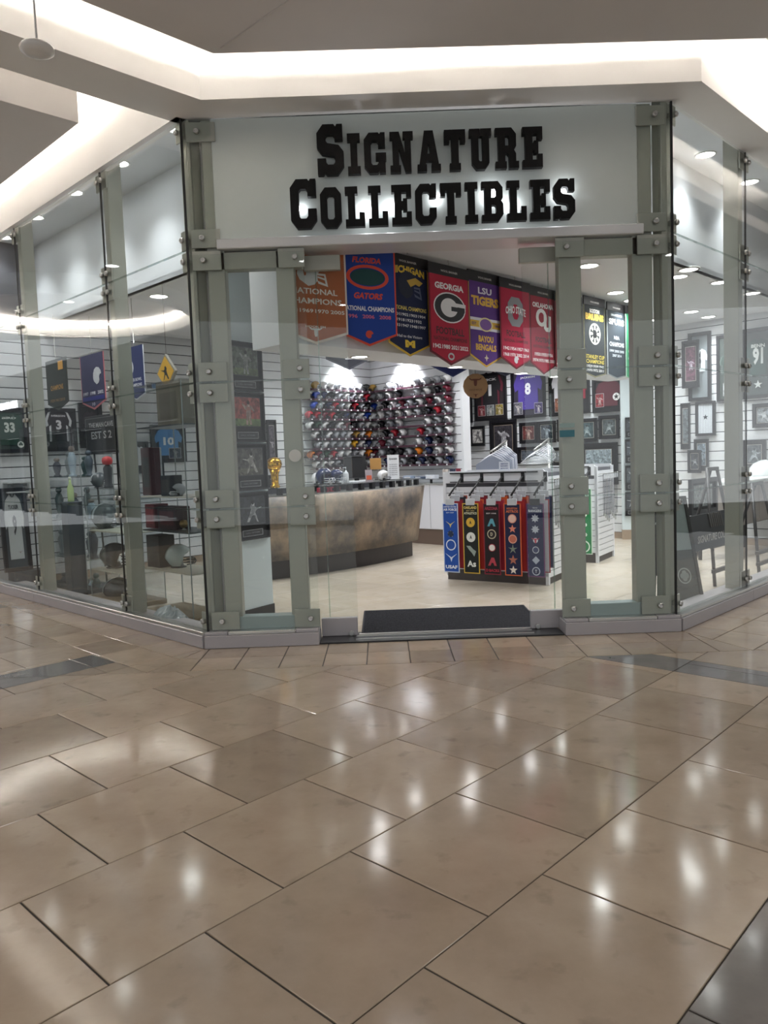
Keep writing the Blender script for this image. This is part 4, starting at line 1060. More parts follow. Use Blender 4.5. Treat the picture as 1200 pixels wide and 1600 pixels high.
# white card printed sheet in a clear stand
p = ctr_pt(615, -0.02)
t_ = thing('notice_stand', 'tall white printed notice in a clear stand on the counter', 'sign', (p.x, p.y, ZT), 0.1)
MB().cbox(-.09, .09, -.03, .05, 0, .006, .001).build('foot', M_CLEAR, t_); MB().box(-.085, .085, 0, .003, .006, .36).build('sheet', cm('d9dadd'), t_)
text(t_, 'Specials', 0, .30, .12, .035, cm('4a4a50'), -.002, slant=.2)
for i in range(6): text(t_, 'ALL SALES FINAL' if i % 2 else 'NO REFUNDS', 0, .22 - i * .03, .12, .014, cm('6a6a70'), -.002)
p = ctr_pt(558, -0.1)
t_ = thing('pos_monitor', 'black till monitor standing on a white base on the counter', 'monitor', (p.x, p.y, ZT), 0.25)
MB().cbox(-.26, .16, -.10, .12, 0, .02, .004).build('base', cm('dfe2e6'), t_); MB().cbox(-.03, .03, .0, .05, .02, .14, .004).build('neck', M_BLACK, t_)
M1 = Matrix.Translation((0.0, 0, .05)) @ Matrix.Rotation(RAD(-14), 4, 'X')
MB().cbox(-.17, .15, -.02, .03, .0, .31, .008, M=M1).build('screen_case', M_BLACK, t_)
MB().cbox(-.12, .10, -.03, -.015, .30, .325, .003, M=M1).build('card_reader', cm('2a2a2e'), t_)
p = ctr_pt(541, 0.02)
t_ = thing('lotion_bottle', 'white pump bottle beside the till monitor', 'bottle', (p.x, p.y, ZT))
MB().lathe([(.035, 0), (.037, .02), (.037, .12), (.03, .145), (.013, .155), (.013, .17)], 14).build('body', cm('d5d8dc', .3), t_)
MB().tube([(0, 0, .17), (0, 0, .21), (-.04, -.01, .208)], .008, 6).build('pump', cm('c3c6ca', .3), t_)
p = ctr_pt(588, -0.06)
t_ = thing('plaque_on_stand', 'tan square plaque held up on two thin rods on the counter', 'sign', (p.x, p.y, ZT), .1)
MB().cbox(-.08, .08, 0, .012, .16, .32, .003).build('board', cm('b98a4d'), t_)
for x in (-.035, .035): MB().tube([(x, .006, 0), (x, .006, .17)], .004, 6).build('rod', M_STEEL, t_)
MB().box(-.06, .06, -.02, .03, 0, .006).build('foot', M_STEEL, t_)
p = ctr_pt(599, 0.12)
t_ = mini_helmet('mini_helmet', 'white mini football helmet standing on the counter beside the tan plaque', 'helmet', (p.x, p.y, ZT + .075), RAD(70), .17, 'white', None, True, True)
p = ctr_pt(577, 0.13)
t_ = thing('photo_card', 'small colour photo card leaning on the counter', 'card', (p.x, p.y, ZT), .2)
MB().box(-.05, .05, 0, .004, 0, .17, M=Matrix.Rotation(RAD(-12), 4, 'X')).build('card', cm('9a8f94'), t_); MB().box(-.035, .035, -.003, .0, .03, .09, M=Matrix.Rotation(RAD(-12), 4, 'X')).build('print', cm('c2583c'), t_)
for px, col, s_, off in ((507, 'navy', .25, 0.02), (526, 'navy', .22, .02), (496, 'white', .18, -.27), (533, 'silver', .18, -.3)):
    p = ctr_pt(px, off)
    mini_helmet('display_helmet', {507: 'large navy helmet at the shaded end of the counter', 526: 'navy helmet beside the pump bottle on the counter', 496: 'small white helmet behind the large navy helmet', 533: 'silver helmet behind the pump bottle on the counter'}[px], 'helmet',
                (p.x, p.y, ZT + s_ * .42), RAD(60), s_, col, None, True, True)
t_ = None
for k_, (px, c_) in enumerate(((504, 'b03046'), (522, 'c04a5c'))):
    p = ctr_pt(px, .08)
    t_ = thing('card_pack_box', ['crimson card pack box inside the counter top beside the glass door', 'rose card pack box inside the counter top under the navy helmet'][k_], 'box', (p.x, p.y, 1.075), .5)
    MB().cbox(-.07, .07, -.035, .035, 0, .06, .003).build('carton', cm(c_), t_); MB().box(-.05, .05, -.0365, -.035, .015, .045).build('label', cm('2a2a30'), t_)
# gold trophy on the near end of the counter
p = ctr_pt(430, -0.02)
t_ = thing('gold_trophy', 'shiny gold trophy with a ball on a tapered net, by the pale pier', 'trophy', (p.x, p.y, ZT))
M_GOLD = mat('polished_gold', 'd9a63a', 0.2, 1.0)
MB().lathe([(.06, 0), (.062, .02), (.045, .03), (.05, .16), (.07, .22)], 20).build('net', M_GOLD, t_)
MB().lathe([(.001, .2), (.06, .215), (.09, .25), (.1, .29), (.09, .335), (.06, .37), (.001, .385)], 20).build('ball', M_GOLD, t_)
# white cabinet behind the counter end
wc = thing('white_cabinet', 'white low cabinet with a glass top under the partition helmets', 'cabinet', HRF.w(0.95, -0.03, 0), HRF.a)
cl_ = hr_len - 0.95 + 0.5
MB().cbox(0, cl_, -.44, -.01, .26, 1.02, .005).build('body', cm('dfe1e8', .35), wc)
MB().box(.02, cl_ - .02, -.42, -.02, 0, .26).build('plinth', mat('brown_laminate', '6b5a50', .4), wc)
MB().cbox(-.03, cl_ + .02, -.46, -.005, 1.02, 1.035, .003).build('top', M_STEEL, wc)
MB().cbox(-.02, cl_, -.45, -.01, 1.10, 1.11, .002).build('glass_top', M_CLEAR, wc)
for x in (.05, cl_ / 2, cl_ - .06): MB().box(x - .015, x + .015, -.42, -.39, 1.035, 1.10).build('spacer', M_BLACK, wc)
for x in (.42, .84, 1.26): MB().box(x - .003, x + .003, -.443, -.439, .28, 1.01).build('door_gap', cm('8f929a'), wc)
for k_, (x, wd, dp, hh, c_, l_) in enumerate(((.18, .2, .1, .05, 'a8b8d0', 'pale blue flat box lying on the white cabinet'), (.44, .17, .12, .035, '5d6a80', 'slate flat box lying on the white cabinet'), (.72, .2, .12, .06, 'd5d8e0', 'white carton lying on the white cabinet'), (1.02, .07, .07, .15, 'c9bdb4', 'beige figure box under the lowest helmet shelf'), (1.18, .07, .07, .16, '2a2d44', 'navy figure box under the lowest helmet shelf'), (1.3, .06, .06, .16, '7a2438', 'maroon figure box under the lowest helmet shelf'))):
    q_ = HRF.w(0.95 + x, -.26, 1.11); t_ = thing('display_box', l_, 'box', q_, HRF.a)
    MB().cbox(-wd / 2, wd / 2, -dp / 2, dp / 2, 0, hh, .003).build('carton', cm(c_), t_); MB().box(-wd * .35, wd * .35, -dp / 2 - .001, -dp / 2, hh * .25, hh * .7).build('label', cm('e6e6ea'), t_)
# ================================================================== BANNER RACK
def rack_axes(): return RAD(-32.8)
RK = Fr(0.721, 9.17, -32.8)
RWID = 1.30; RDEP = 0.62; RH = 1.30
M_RACK = cm('dcdde2', .4)
def slat_panel(par, x0, x1, y0, y1, z0, z1, axis='x', pitch=0.076):
    """white slatwall board: a core with separate slats on its outer face"""
    n = int((z1 - z0) / pitch)
    for i in range(n):
        a = z0 + i * pitch
        if axis == 'x': MB().box(x0, x1, y0, y1, a + .004, a + pitch - .004).build('slat', M_RACK, par)
        else: MB().box(x0, x1, y0, y1, a + .004, a + pitch - .004).build('slat', M_RACK, par)
def gondola(label, F, ox, od, wid, dep, hgt, arms, z_arm):
    g = thing('slatwall_rack', label, 'rack', F.w(ox, od, 0), F.a)
    MB().box(0.02, wid - .02, .02, dep - .02, 0, .13).build('plinth', cm('4d4746'), g)
    MB().box(.03, wid - .03, .03, dep - .03, .13, hgt - .04).build('core', cm('55555b'), g)
    # front face: frame and slats
    MB().plate([(0, .10), (0.035, .10), (0.035, hgt - .14), (wid - .035, hgt - .14), (wid - .035, .10), (wid, .10), (wid, hgt - .04), (wid - .04, hgt), (.04, hgt), (0, hgt - .04)], 0, .03).build('front_frame', M_RACK, g)
    slat_panel(g, .035, wid - .035, .008, .03, .13, hgt - .14)
    MB().plate([(0, .05), (wid, .05), (wid, hgt - .04), (wid - .04, hgt), (.04, hgt), (0, hgt - .04)], dep - .03, dep).build('back_board', M_RACK, g)
    MB().box(.0, .03, .03, dep - .03, .05, hgt - .04).build('end_board', M_RACK, g)
    slat_panel(g, wid - .03, wid, .04, dep - .04, .08, hgt - .05)
    for a, b in ((.0, .04), (dep - .04, dep)): MB().cbox(wid - .035, wid + .004, a, b, .0, hgt - .02, .003).build('corner_post', M_RACK, g)
    for x in arms:
        a_ = MB().tube([(x, .01, z_arm), (x, -.03, z_arm - .005), (x, -.34, z_arm - .19)], .011, 6).build('arm', M_BLACK, g)
        MB().box(x - .02, x + .02, -.006, .012, z_arm - .06, z_arm + .05).build('bracket', M_BLACK, a_)
        for q in range(4):
            yq = -.09 - q * .07; zq = z_arm - .04 - q * .042
            MB().tube([(x, yq, zq), (x, yq - .004, zq - .05), (x, yq - .012, zq - .055), (x, yq - .02, zq - .045)], .003, 4).build('hook', M_BLACK, a_)
    MB().box(.1, wid - .1, -.012, .008, z_arm + .045, z_arm + .06).build('rail', M_BLACK, g)
    MB().box(.1, wid - .1, -.012, .008, z_arm - .055, z_arm - .045).build('rail', M_BLACK, g)
    return g
ARM = [RK.pix(px, 750)[0] for px in (722, 753, 785, 817, 852)]
gondola('white slatwall rack hung with long narrow banners, standing near the entrance', RK, 0, 0, RWID, RDEP, RH, ARM, 1.225)
def strip_banner(x, y, ztop, base, edge, label, els, wid=.20, hgt=.80, group='long narrow banners on the near rack', F=RK, card=True, tilt=0):
    t_ = thing('strip_banner', label, 'banner', F.w(x, y, ztop - hgt), F.a + RAD(tilt), group)
    hw = wid / 2; e = .012
    MB().box(-hw, hw, -.002, .003, 0, hgt).build('border', cm(edge), t_)
    MB().box(-hw + e, hw - e, -.0045, -.001, e, hgt - .01).build('cloth', cm(base, .85), t_)
    if card:
        c_ = MB().cbox(-hw * .55, hw * .55, -.007, .006, hgt - .02, hgt + .05, .002).build('hang_card', cm('c9ccd2' if base != '20264f' else '1d1d22'), t_)
        MB().tube([(0, 0, hgt + .045), (0, 0, hgt + .085)], .003, 4).build('hook_loop', M_STEEL, t_)
    for el in els:
        if el[0] == 't': text(t_, el[1], 0, hgt * (1 - el[2]), wid * el[4], hgt * el[3], cm(el[5]), -.0052, bold=1.6)
        else: el[1](t_, wid, hgt)
    return t_
def disc(z, r, c, c2=None, s=None):
    def f(t, w, H):
        mark(t, [ell(0, H * z, w * r, w * r, 20)], cm(c), -.0054)
        if c2: mark(t, [ell(0, H * z, w * r * .8, w * r * .8, 20)], cm(c2), -.0062)
        if s: text(t, s, 0, H * z, w * r * (.5 if len(s) == 1 else .9), w * r * .75, cm(c if c2 else '20252a'), -.0085, bold=2)
    return ('f', f)
def starm(z, r, c, n=5, q=.42): return ('f', lambda t, w, H: mark(t, [star(0, H * z, w * r, n, q)], cm(c), -.0058))
def poly(z, r, c, pts): return ('f', lambda t, w, H: mark(t, [shape(pts, 0, H * z, w * r * 2)], cm(c), -.0058))
WING = [(-.5, .3), (-.1, -.05), (0, -.35), (.1, -.05), (.5, .3), (.2, .12), (0, .0), (-.2, .12)]
AAA = [(-.5, -.4), (-.1, .45), (.2, .45), (.5, -.4), (.22, -.4), (.12, -.1), (-.1, -.1), (-.22, -.4)]
front = [
 ('1f4fa6', 'c9d3e6', 'blue strip banner with white wings and star emblems', [T('UNITED STATES', .05, .025, .8, 'd5dcec'), T('AIR FORCE', .09, .035, .85, 'eceff6'), T('EST 1947', .135, .015, .5, 'c5cfe4'), poly(.70, .3, 'd6c684', WING), disc(.56, .2, '1a2f66', '20304a'), starm(.56, .2, 'eef0f4'), disc(.40, .32, 'dfe4ee', '1f4fa6'), disc(.40, .18, 'b9c4d8'), poly(.22, .38, 'cfd9ea', WING), T('USAF', .92, .05, .75, 'eef1f7')]),
 ('1d211f', 'd8b041', 'black strip banner edged in yellow with round badges', [T('OAKLAND', .06, .04, .8, 'e8cf7a'), T('EST 1901', .105, .018, .5, 'b9a56a'), T('ATHLETICS', .14, .032, .8, 'd9d6b8'), disc(.73, .27, 'd9ae3c', None, 'A'), disc(.52, .28, 'e6e8e4', None, 'A'), poly(.32, .3, '9ba7a0', [(-.5, .5), (-.1, .5), (.2, .2), (.5, 0), (.3, -.5), (.05, -.15), (-.2, .1)]), T('As', .86, .09, .55, 'e4e6e0')]),
 ('231a1e', '8c2236', 'black strip banner edged in dark red with angular letter badges', [T('ARIZONA', .07, .045, .8, 'a8364a'), T('EST 1998', .14, .018, .6, 'c9bfc0'), poly(.73, .25, '5fa3b5', AAA), disc(.57, .27, 'cabfa4', '231a1e', 'D'), disc(.38, .22, 'a3283c', 'e9e4e0'), poly(.18, .27, 'b33a4a', AAA), T('D BACKS', .94, .04, .8, 'b8283e')]),
 ('1f2445', 'df6a3c', 'navy strip banner edged in orange with stars and round badges', [T('HOUSTON', .07, .03, .62, 'd57a52'), T('ASTROS', .11, .035, .72, 'e07a4e'), disc(.79, .25, 'e59a86', 'efc9ba'), starm(.65, .24, 'e58a74'), disc(.51, .25, 'e6a994', 'c8705a'), starm(.37, .28, '7f8a7c', 5, .3), starm(.22, .28, 'b06a58'), starm(.08, .25, 'e6dccf'), T('H', .925, .035, .12, '4a3030')]),
 ('20264f', '6a3566', 'navy strip banner edged in purple with small grey and red badges', [T('TEXAS', .06, .018, .3, 'b8bccb'), T('RANGERS', .10, .035, .74, 'd6dae6'), starm(.80, .24, 'c6cad8', 8, .6), starm(.65, .24, 'bfc4d4', 8, .6), poly(.50, .22, 'c0455c', STEER), disc(.50, .14, 'd9dce6'), disc(.37, .19, 'cfd3e0', '39406a'), poly(.23, .22, 'b3bacd', [(0, .5), (.5, 0), (0, -.5), (-.5, 0)]), disc(.08, .23, 'c9cede', '20264f', 'T')]),
]
back_cols = [(('a02a34', '7a1f2a'), ('30303a', 'b04a34')), (('b8342c', 'd0602c'), ('8a2230', '6a1a28')), (('a3243a', 'c04040'), ('d0602c', '803020')), (('b03030', '902030'), ('c8552c', '5a2030')), (('c8ccd4', 'a02a34'), ('2c3560', 'b8b8c4'))]
for i, (b, e, lab, els) in enumerate(front):
    x = ARM[i]
    strip_banner(x, -.325, .945 - .0 * i, b, e, lab, els, group=None)
    for k_ in range(2):
        bc = back_cols[i][k_]
        nm = ['dark red', 'charcoal'] if i == 0 else [['orange red', 'maroon'], ['crimson', 'orange'], ['scarlet', 'rust'], ['pale grey', 'slate blue']][i - 1]
        strip_banner(x + .03 + .016 * k_, -.245 + .075 * k_, .985 + .04 * k_, bc[0], bc[1], '%s strip banner hanging %s behind the %s' % (nm[k_], ['directly', 'second'][k_], lab.split(' with ')[0]), [], hgt=.80)
# card on the rack top
x_, _ = RK.pix(787, 738)
t_ = thing('price_card', 'small clear sign holder with printed card on the rack top', 'card', RK.w(x_, .02, RH), RK.a)
MB().box(-.065, .065, 0, .004, 0, .10).build('card', cm('cfd3dc'), t_); MB().box(-.065, .065, -.02, .03, 0, .004).build('foot', M_CLEAR, t_)
for s_, z_ in (('HERITAGE', .075), ('BANNERS', .05), ('$34.99', .022)): text(t_, s_, 0, z_, .09, .014, cm('3a4a86'), -.002)
# lanyards pegged on the rack end
M_PEG = M_STEEL
def lanyard(F, x, y, z, col, L, label, group):
    t_ = thing('lanyard', label, 'lanyard', F.w(x, y, z), F.a + RAD(90), group)
    MB().tube([(0, .06, .0), (0, -.05, .012)], .004, 5).build('peg', M_PEG, t_)
    mb = MB()
    mb.add([(-.008, -.02, .005), (.004, -.02, .005), (.02, -.03, -L), (.006, -.03, -L)], [(0, 1, 2, 3)]); mb.add([(.006, -.026, .005), (-.006, -.026, .005), (-.002, -.036, -L), (.012, -.036, -L)], [(0, 1, 2, 3)])
    mb = MB().box(-.012, .0, -.022, -.0195, -L, .006).box(.004, .016, -.03, -.0275, -L, .006).box(-.012, .016, -.03, -.0195, .0, .006)
    mb.build('strap', cm(col), t_)
    MB().cbox(-.008, .012, -.032, -.018, -L - .05, -L, .002).build('clasp', M_STEEL, t_)
    MB().box(-.02, .02, -.038, -.036, -.06, .0).build('tag_card', cm('c9ccd2'), t_)
for i in range(7):
    yy = .08 + .075 * i
    lanyard(RK, RWID + .045, yy, 1.18, ['23352a', '1d1d22', '2d4a36', '22222a', '28402f', '1b1b20', '35553f'][i], .46 + .03 * (i % 3), 'dark lanyard pegged on the slatted end of the near rack, %s from the entrance' % NTH[i], 'lanyards on the near rack end')
# second rack further in
RK2 = Fr(2.20, 10.40, -32.8)
gondola('white slatwall rack with a green strip banner, behind the near rack', RK2, 0, 0, .72, .75, 1.30, [.45, .62], 1.225)
def clover(z): return ('f', lambda t, w, H: [mark(t, [ell(a, H * z + b, w * .11, w * .11, 14)], cm('d8e6da'), -.0058) for a, b in ((-.02, 0), (.02, 0), (0, .025))])
strip_banner(.60, -.20, 1.0, '1f7a45', 'cfe0d2', 'green strip banner on the further rack', [T('BOSTON', .05, .035, .7, 'eef4ee'), T('CELTICS', .10, .03, .7, 'e0ece2'), clover(.74), clover(.60), clover(.45), clover(.3), disc(.12, .36, 'd8e6da', '1f7a45', 'C')], wid=.22, hgt=.86, F=RK2, group=None)
for i in range(9):
    yy = .06 + .075 * i
    lanyard(RK2, .72 + .045, yy, 1.17, ['1b1b22', '232838', '18181c', '2a2f45', '1e1e26', '20202a', '272c3e', '1b1b20', '22222a'][i], .5 + .03 * (i % 4), 'black lanyard pegged on the slatted end of the further rack, %s along' % NTH[i], 'lanyards on the further rack end')

# garment hangers on a round rail behind the near rack
def hanger(F, x, y, z, rz, label, group, cloth=None):
    t_ = thing('clothes_hanger', label, 'hanger', F.w(x, y, z), rz, group)
    MB().tube([(0, 0, 0), (.012, 0, .012), (.012, 0, .03), (0, 0, .04), (-.012, 0, .03)][::-1], .0025, 4).build('hook', M_STEEL, t_)
    MB().tube([(0, 0, 0), (.10, 0, -.05), (.20, 0, -.13), (.0, 0, -.13), (-.20, 0, -.13), (-.10, 0, -.05), (0, 0, 0)], .0055, 5).build('frame', cm('e2e4ea', .3), t_)
    if cloth: MB().plate([(-.04, -.03), (-.2, -.12), (-.22, -.5), (.22, -.5), (.2, -.12), (.04, -.03)], -.008, .008).build('garment', cm(cloth), t_)
HG = Fr(1.62, 9.75, -32.8)
for nm, x0, n, gl in (('garment', -.16, 8, ['9fa3ae', 'b5b9c4', '8d93a2', 'c3c6cf', 'a5abba', '98a0b0', 'b9bec9', '8d93a2']), ('empty', .42, 10, [None] * 10)):
    rail = thing('hanging_rail', {'garment': 'steel rail holding grey garments behind the near rack', 'empty': 'steel rail crowded with empty white hangers behind the near rack'}[nm], 'rail', HG.w(x0, 0, 0), HG.a)
    MB().tube([(0, .3, 1.66), (0, -.22, 1.52)], .012, 8).build('bar', M_STEEL, rail); MB().tube([(0, .28, 0), (0, .28, 1.655)], .014, 8).build('upright', M_STEEL, rail)
    MB().cbox(-.2, .2, .1, .46, 0, .02, .004).build('foot', M_STEEL, rail)
    for i in range(n):
        f_ = i / (n - 1); yy = .24 - .42 * f_; zz = 1.66 - (.3 - yy) * .27 - .048
        hanger(HG, x0, yy, zz, HG.a + RAD((-20 + 5 * i) if nm == 'garment' else (-35 + 8 * i)), ('hanger with a grey garment, %s from the far end of its rail' % NTH[i]) if nm == 'garment' else 'empty white hanger, %s from the far end of the crowded rail' % NTH[i], 'hangers with grey garments' if nm == 'garment' else 'empty white hangers', gl[i])
# round wooden plaque hanging inside the door
F9 = Fr(0, 9.2, 0); x_, z_ = F9.pix(743, 603)
t_ = thing('round_plaque', 'round brown wooden plaque with a burnt steer head, hung on a cord', 'plaque', (x_, 9.2, z_))
M_WOOD = mat('plain_wood', '9a7650', .55, noise=(7, .6, '7d5c3c'))
MB().plate(ell(0, 0, .148, .148, 14), 0, .02).build('disc', M_WOOD, t_); mark(t_, [shape(STEER, 0, .05, .15)], cm('5a2a1c'), -.001); mark(t_, [shape(STEER, 0, -.11, .06)], cm('5a2a1c'), -.001)
text(t_, 'HANDMADE', 0, -.045, .15, .018, cm('6a4a30'), -.001)
MB().tube([(0, .01, .14), (0, .01, Z_IN - z_)], .002, 4).build('cord', M_BLACK, t_)

# ================================================================== FRAMED PIECES
FIG = [(-.16, -.5), (-.06, -.5), (-.01, -.15), (.06, -.5), (.17, -.5), (.12, -.05), (.14, .16), (.3, .05), (.36, .1), (.16, .29), (.06, .31), (.07, .42), (0, .48), (-.07, .42), (-.06, .31), (-.17, .27), (-.32, .4), (-.38, .35), (-.2, .12), (-.13, .12), (-.14, -.05)]
SWING = [(-.3, -.5), (-.2, -.46), (-.05, -.16), (.1, -.2), (.28, -.46), (.42, -.44), (.2, -.06), (.12, .12), (.18, .22), (.1, .36), (.0, .42), (-.1, .34), (-.08, .22), (-.22, .14), (-.52, .18), (-.52, .14), (-.2, .06), (-.12, -.05)]
JER = [(-.35, -.5), (.35, -.5), (.34, .02), (.45, -.04), (.5, .14), (.37, .40), (.14, .5), (.06, .45), (-.06, .45), (-.14, .5), (-.37, .40), (-.5, .14), (-.45, -.04), (-.34, .02)]
M_FRB = mat('black_frame', '1b1a1e', .35)
M_FRW = mat('dark_walnut', '2c2320', .4)
M_PANE = glass('frame_glass', (.97, .97, .97), 1.0, 0.01)
def bars(x0, x1, z0, z1, w, y0, y1):
    mb = MB()
    O4 = [(x0, z0), (x1, z0), (x1, z1), (x0, z1)]; I4 = [(x0 + w, z0 + w), (x1 - w, z0 + w), (x1 - w, z1 - w), (x0 + w, z1 - w)]
    for i in range(4):
        j = (i + 1) % 4; q = [O4[i], O4[j], I4[j], I4[i]]
        mb.plate(q, y0, y1)
    return mb
def print_mat(bg):
    nm = 'print_' + bg
    if nm in MATS: return MATS[nm]
    m = bpy.data.materials.new(nm); m.use_nodes = True; nt = m.node_tree; b = nt.nodes['Principled BSDF']; N = nt.nodes.new; L = nt.links.new
    tc = N('ShaderNodeTexCoord'); vo = N('ShaderNodeTexVoronoi'); vo.inputs['Scale'].default_value = 34; L(tc.outputs['Object'], vo.inputs['Vector'])
    no = N('ShaderNodeTexNoise'); no.inputs['Scale'].default_value = 9; L(tc.outputs['Object'], no.inputs['Vector'])
    sp = N('ShaderNodeSeparateColor'); L(vo.outputs['Color'], sp.inputs[0])
    ad = N('ShaderNodeMath'); ad.operation = 'MULTIPLY'; L(sp.outputs[0], ad.inputs[0]); L(no.outputs[0], ad.inputs[1])
    mr = N('ShaderNodeMapRange'); mr.inputs[2].default_value = .6; mr.inputs[3].default_value = .45; mr.inputs[4].default_value = 1.5; L(ad.outputs[0], mr.inputs[0])
    hs = N('ShaderNodeHueSaturation'); hs.inputs['Color'].default_value = lin(bg) + (1,); L(mr.outputs[0], hs.inputs['Value']); L(hs.outputs[0], b.inputs['Base Color'])
    b.inputs['Roughness'].default_value = .4; MATS[nm] = m; return m
def mixhex(a, b, t): return ''.join('%02x' % int(int(a[i:i + 2], 16) * (1 - t) + int(b[i:i + 2], 16) * t) for i in (0, 2, 4))
def photo(par, x0, x1, z0, z1, y, bg, fig=None, fc='b9b4b0', kind=0, ground=None):
    o = MB().box(x0, x1, y - .002, y, z0, z1).build('photo', print_mat(bg), par)
    W, H = x1 - x0, z1 - z0; s_ = min(W * 1.1, H * .85); cx = (x0 + x1) / 2 + W * .04; cz = z0 + H * .47
    if ground: MB().box(x0, x1, y - .0026, y - .0021, z0, z0 + H * .25).build('print_ground', print_mat(ground), par)
    if fig is not None:
        sx = -1 if kind else 1
        mark(par, [shape(fig, cx, cz, s_, sx)], print_mat(mixhex(bg, fc, .72)), y - .0034, 'print_figure')
        hx, hz = (0, .42) if fig is FIG else (0.02, .38)
        mark(par, [ell(cx + hx * s_ * sx, cz + hz * s_, s_ * .075, s_ * .085, 10)], cm(mixhex(bg, '1c1a20', .6)), y - .0046, 'print_cap')
        mark(par, [shape([(-.12, .08), (.12, .1), (.1, .24), (-.1, .24)], cx, cz, s_, sx)], cm(mixhex(bg, fc, .45)), y - .0046, 'print_chest')
    return o
def framed(F, r, label, art, d=-.035, group=None, fm=None, fw_=.05, name='picture_frame', cat='frame', mb_col='1d1c20', tilt=0, pane=False, local=False):
    if local: xa, za, xb, zb = r
    else:
        ym = (r[1] + r[3]) / 2; xa, _ = F.pix(r[0], ym, d); xb, _ = F.pix(r[2], ym, d); _, za = F.pix((r[0] + r[2]) / 2, r[3], d); _, zb = F.pix((r[0] + r[2]) / 2, r[1], d)
    W, H = xb - xa, zb - za
    t_ = thing(name, label, cat, F.w((xa + xb) / 2, d, za), F.a, group)
    if tilt: t_.rotation_euler = (RAD(tilt), 0, F.a)
    fw_ = min(fw_, W * .14)
    bars(-W / 2, W / 2, 0, H, fw_, -.02, .02).build('frame', fm or M_FRB, t_)
    MB().box(-W / 2 + fw_ * .9, W / 2 - fw_ * .9, .006, .014, fw_ * .9, H - fw_ * .9).build('mat_board', cm(mb_col), t_)
    art(t_, W - 2 * fw_, H - 2 * fw_, fw_)
    if pane: MB().box(-W / 2 + fw_, W / 2 - fw_, -.012, -.009, fw_, H - fw_).build('pane', M_PANE, t_)
    return t_
def a_jersey(col, num, nmtxt='', numc='e8e6ea', photos=(), logo=None, sleeve=None, zc=.56, hs=None):
    def f(t, w, H, o):
        cz = o + H * zc; s_ = H * hs if hs else min(w * 1.4, H * .9)
        if sleeve: mark(t, [shape(JER, 0, cz, s_ * 1.0, w / s_ * .98)], cm(sleeve), -.001, 'jersey_sleeves', .006); mark(t, [shape([(p[0] * .8, p[1]) for p in JER], 0, cz, s_ * 1.0, w / s_ * .98)], cm(col, .8), -.003, 'jersey', .006)
        else: mark(t, [shape(JER, 0, cz, s_, w / s_ * .98)], cm(col, .8), -.001, 'jersey', .008)
        if nmtxt: text(t, nmtxt, 0, cz + s_ * .30, w * .5, H * .055, cm(numc), -.0075, bold=1.6)
        if num: text(t, num, 0, cz + s_ * .02, w * (.11 if num == '1' else .2 if len(num) == 1 else .38), H * .27, cm(numc), -.0075, bold=2)
        for x0, x1, z0, z1, bg in photos:
            MB().box(-w / 2 + w * x0 - .006, -w / 2 + w * x1 + .006, -.008, -.0055, o + H * z0 - .006, o + H * z1 + .006).build('photo_mat', cm('bfbfc4'), t)
            photo(t, -w / 2 + w * x0, -w / 2 + w * x1, o + H * z0, o + H * z1, -.008, bg, FIG, 'c9c2bb')
        if logo: logo(t, w, H, o)
    return f
def a_photo(bg, fig=FIG, fc='c0bab4', line='a8a49c', plate=False, kind=0, inset=.16, ground=None):
    def f(t, w, H, o):
        x = w / 2 * (1 - inset * 1.2); z0 = o + H * (inset * .7 + (.22 if plate else 0)); z1 = o + H * (1 - inset * .6)
        MB().box(-x - .008, x + .008, .003, .006, z0 - .008, z1 + .008).build('inner_mat', cm(line), t)
        photo(t, -x, x, z0, z1, .003, bg, fig, fc, kind, ground)
        if plate:
            bars(-x * .8, x * .8, o + H * .05, o + H * .19, .004, .002, .005).build('plate_edge', cm('b9b9bc'), t)
            MB().box(-x * .78, x * .78, .004, .0055, o + H * .055, o + H * .185).build('name_plate', cm('2a2a2e', .3), t)
            text(t, 'HALL OF FAME', 0, o + H * .12, x * 1.1, H * .025, cm('8a8a8e'), .0035)
    return f
def lg_star(c, r=.1, x=.3, z=.4): return lambda t, w, H, o: [mark(t, [ell(w * x, o + H * z, w * r, w * r)], cm('e6e3e2'), -.008), mark(t, [star(w * x, o + H * z, w * r * .8)], cm(c), -.009)]
P3 = lambda c1, c2, c3: ((.04, .30, .06, .30, c1), (.37, .63, .06, .30, c2), (.70, .96, .06, .30, c3))
g_ = 'framed pieces on the white slatwall'
framed(RW, (724, 598, 737, 661), 'narrow glimpse of a maroon jersey frame next to the helmet partition', a_jersey('6a1f34', '', ''), group=g_)
framed(RW, (742, 583, 791, 657), 'black framed black jersey numbered 1 with three small photos', a_jersey('1e1d22', '1', 'VICK', 'e8e8ea', P3('7a2a34', '8a8f90', '8a7a3a'), None, '5a1f2e', .64), group=g_, mb_col='2a2426')
framed(RW, (799, 575, 852, 653), 'black framed purple jersey numbered 8 with a photo in the corner', a_jersey('4b3a92', '8', 'JACKSON', 'e6e4ee', ((.0, .30, .03, .30, '6a6a72'), (.72, .98, .03, .26, '4a3f6a')), None, None, .58), group=g_, mb_col='2f2a3a')
framed(RW, (858, 583, 893, 650), 'framed white and purple jersey partly behind the door post', a_jersey('dcdae2', '', '', photos=((.2, .8, .04, .4, '8a5a4a'),), zc=.7), group=g_)
framed(RW, (897, 580, 921, 645), 'framed red jersey just right of the door post', a_jersey('8a2436', '', ''), group=g_)
framed(RW, (926, 590, 976, 644), 'wide framed maroon jersey with a white star badge', a_jersey('55202c', '', '', photos=((.02, .32, .1, .56, '8a3038'),), logo=lg_star('2a2226', .13, .3, .42)), group=g_)
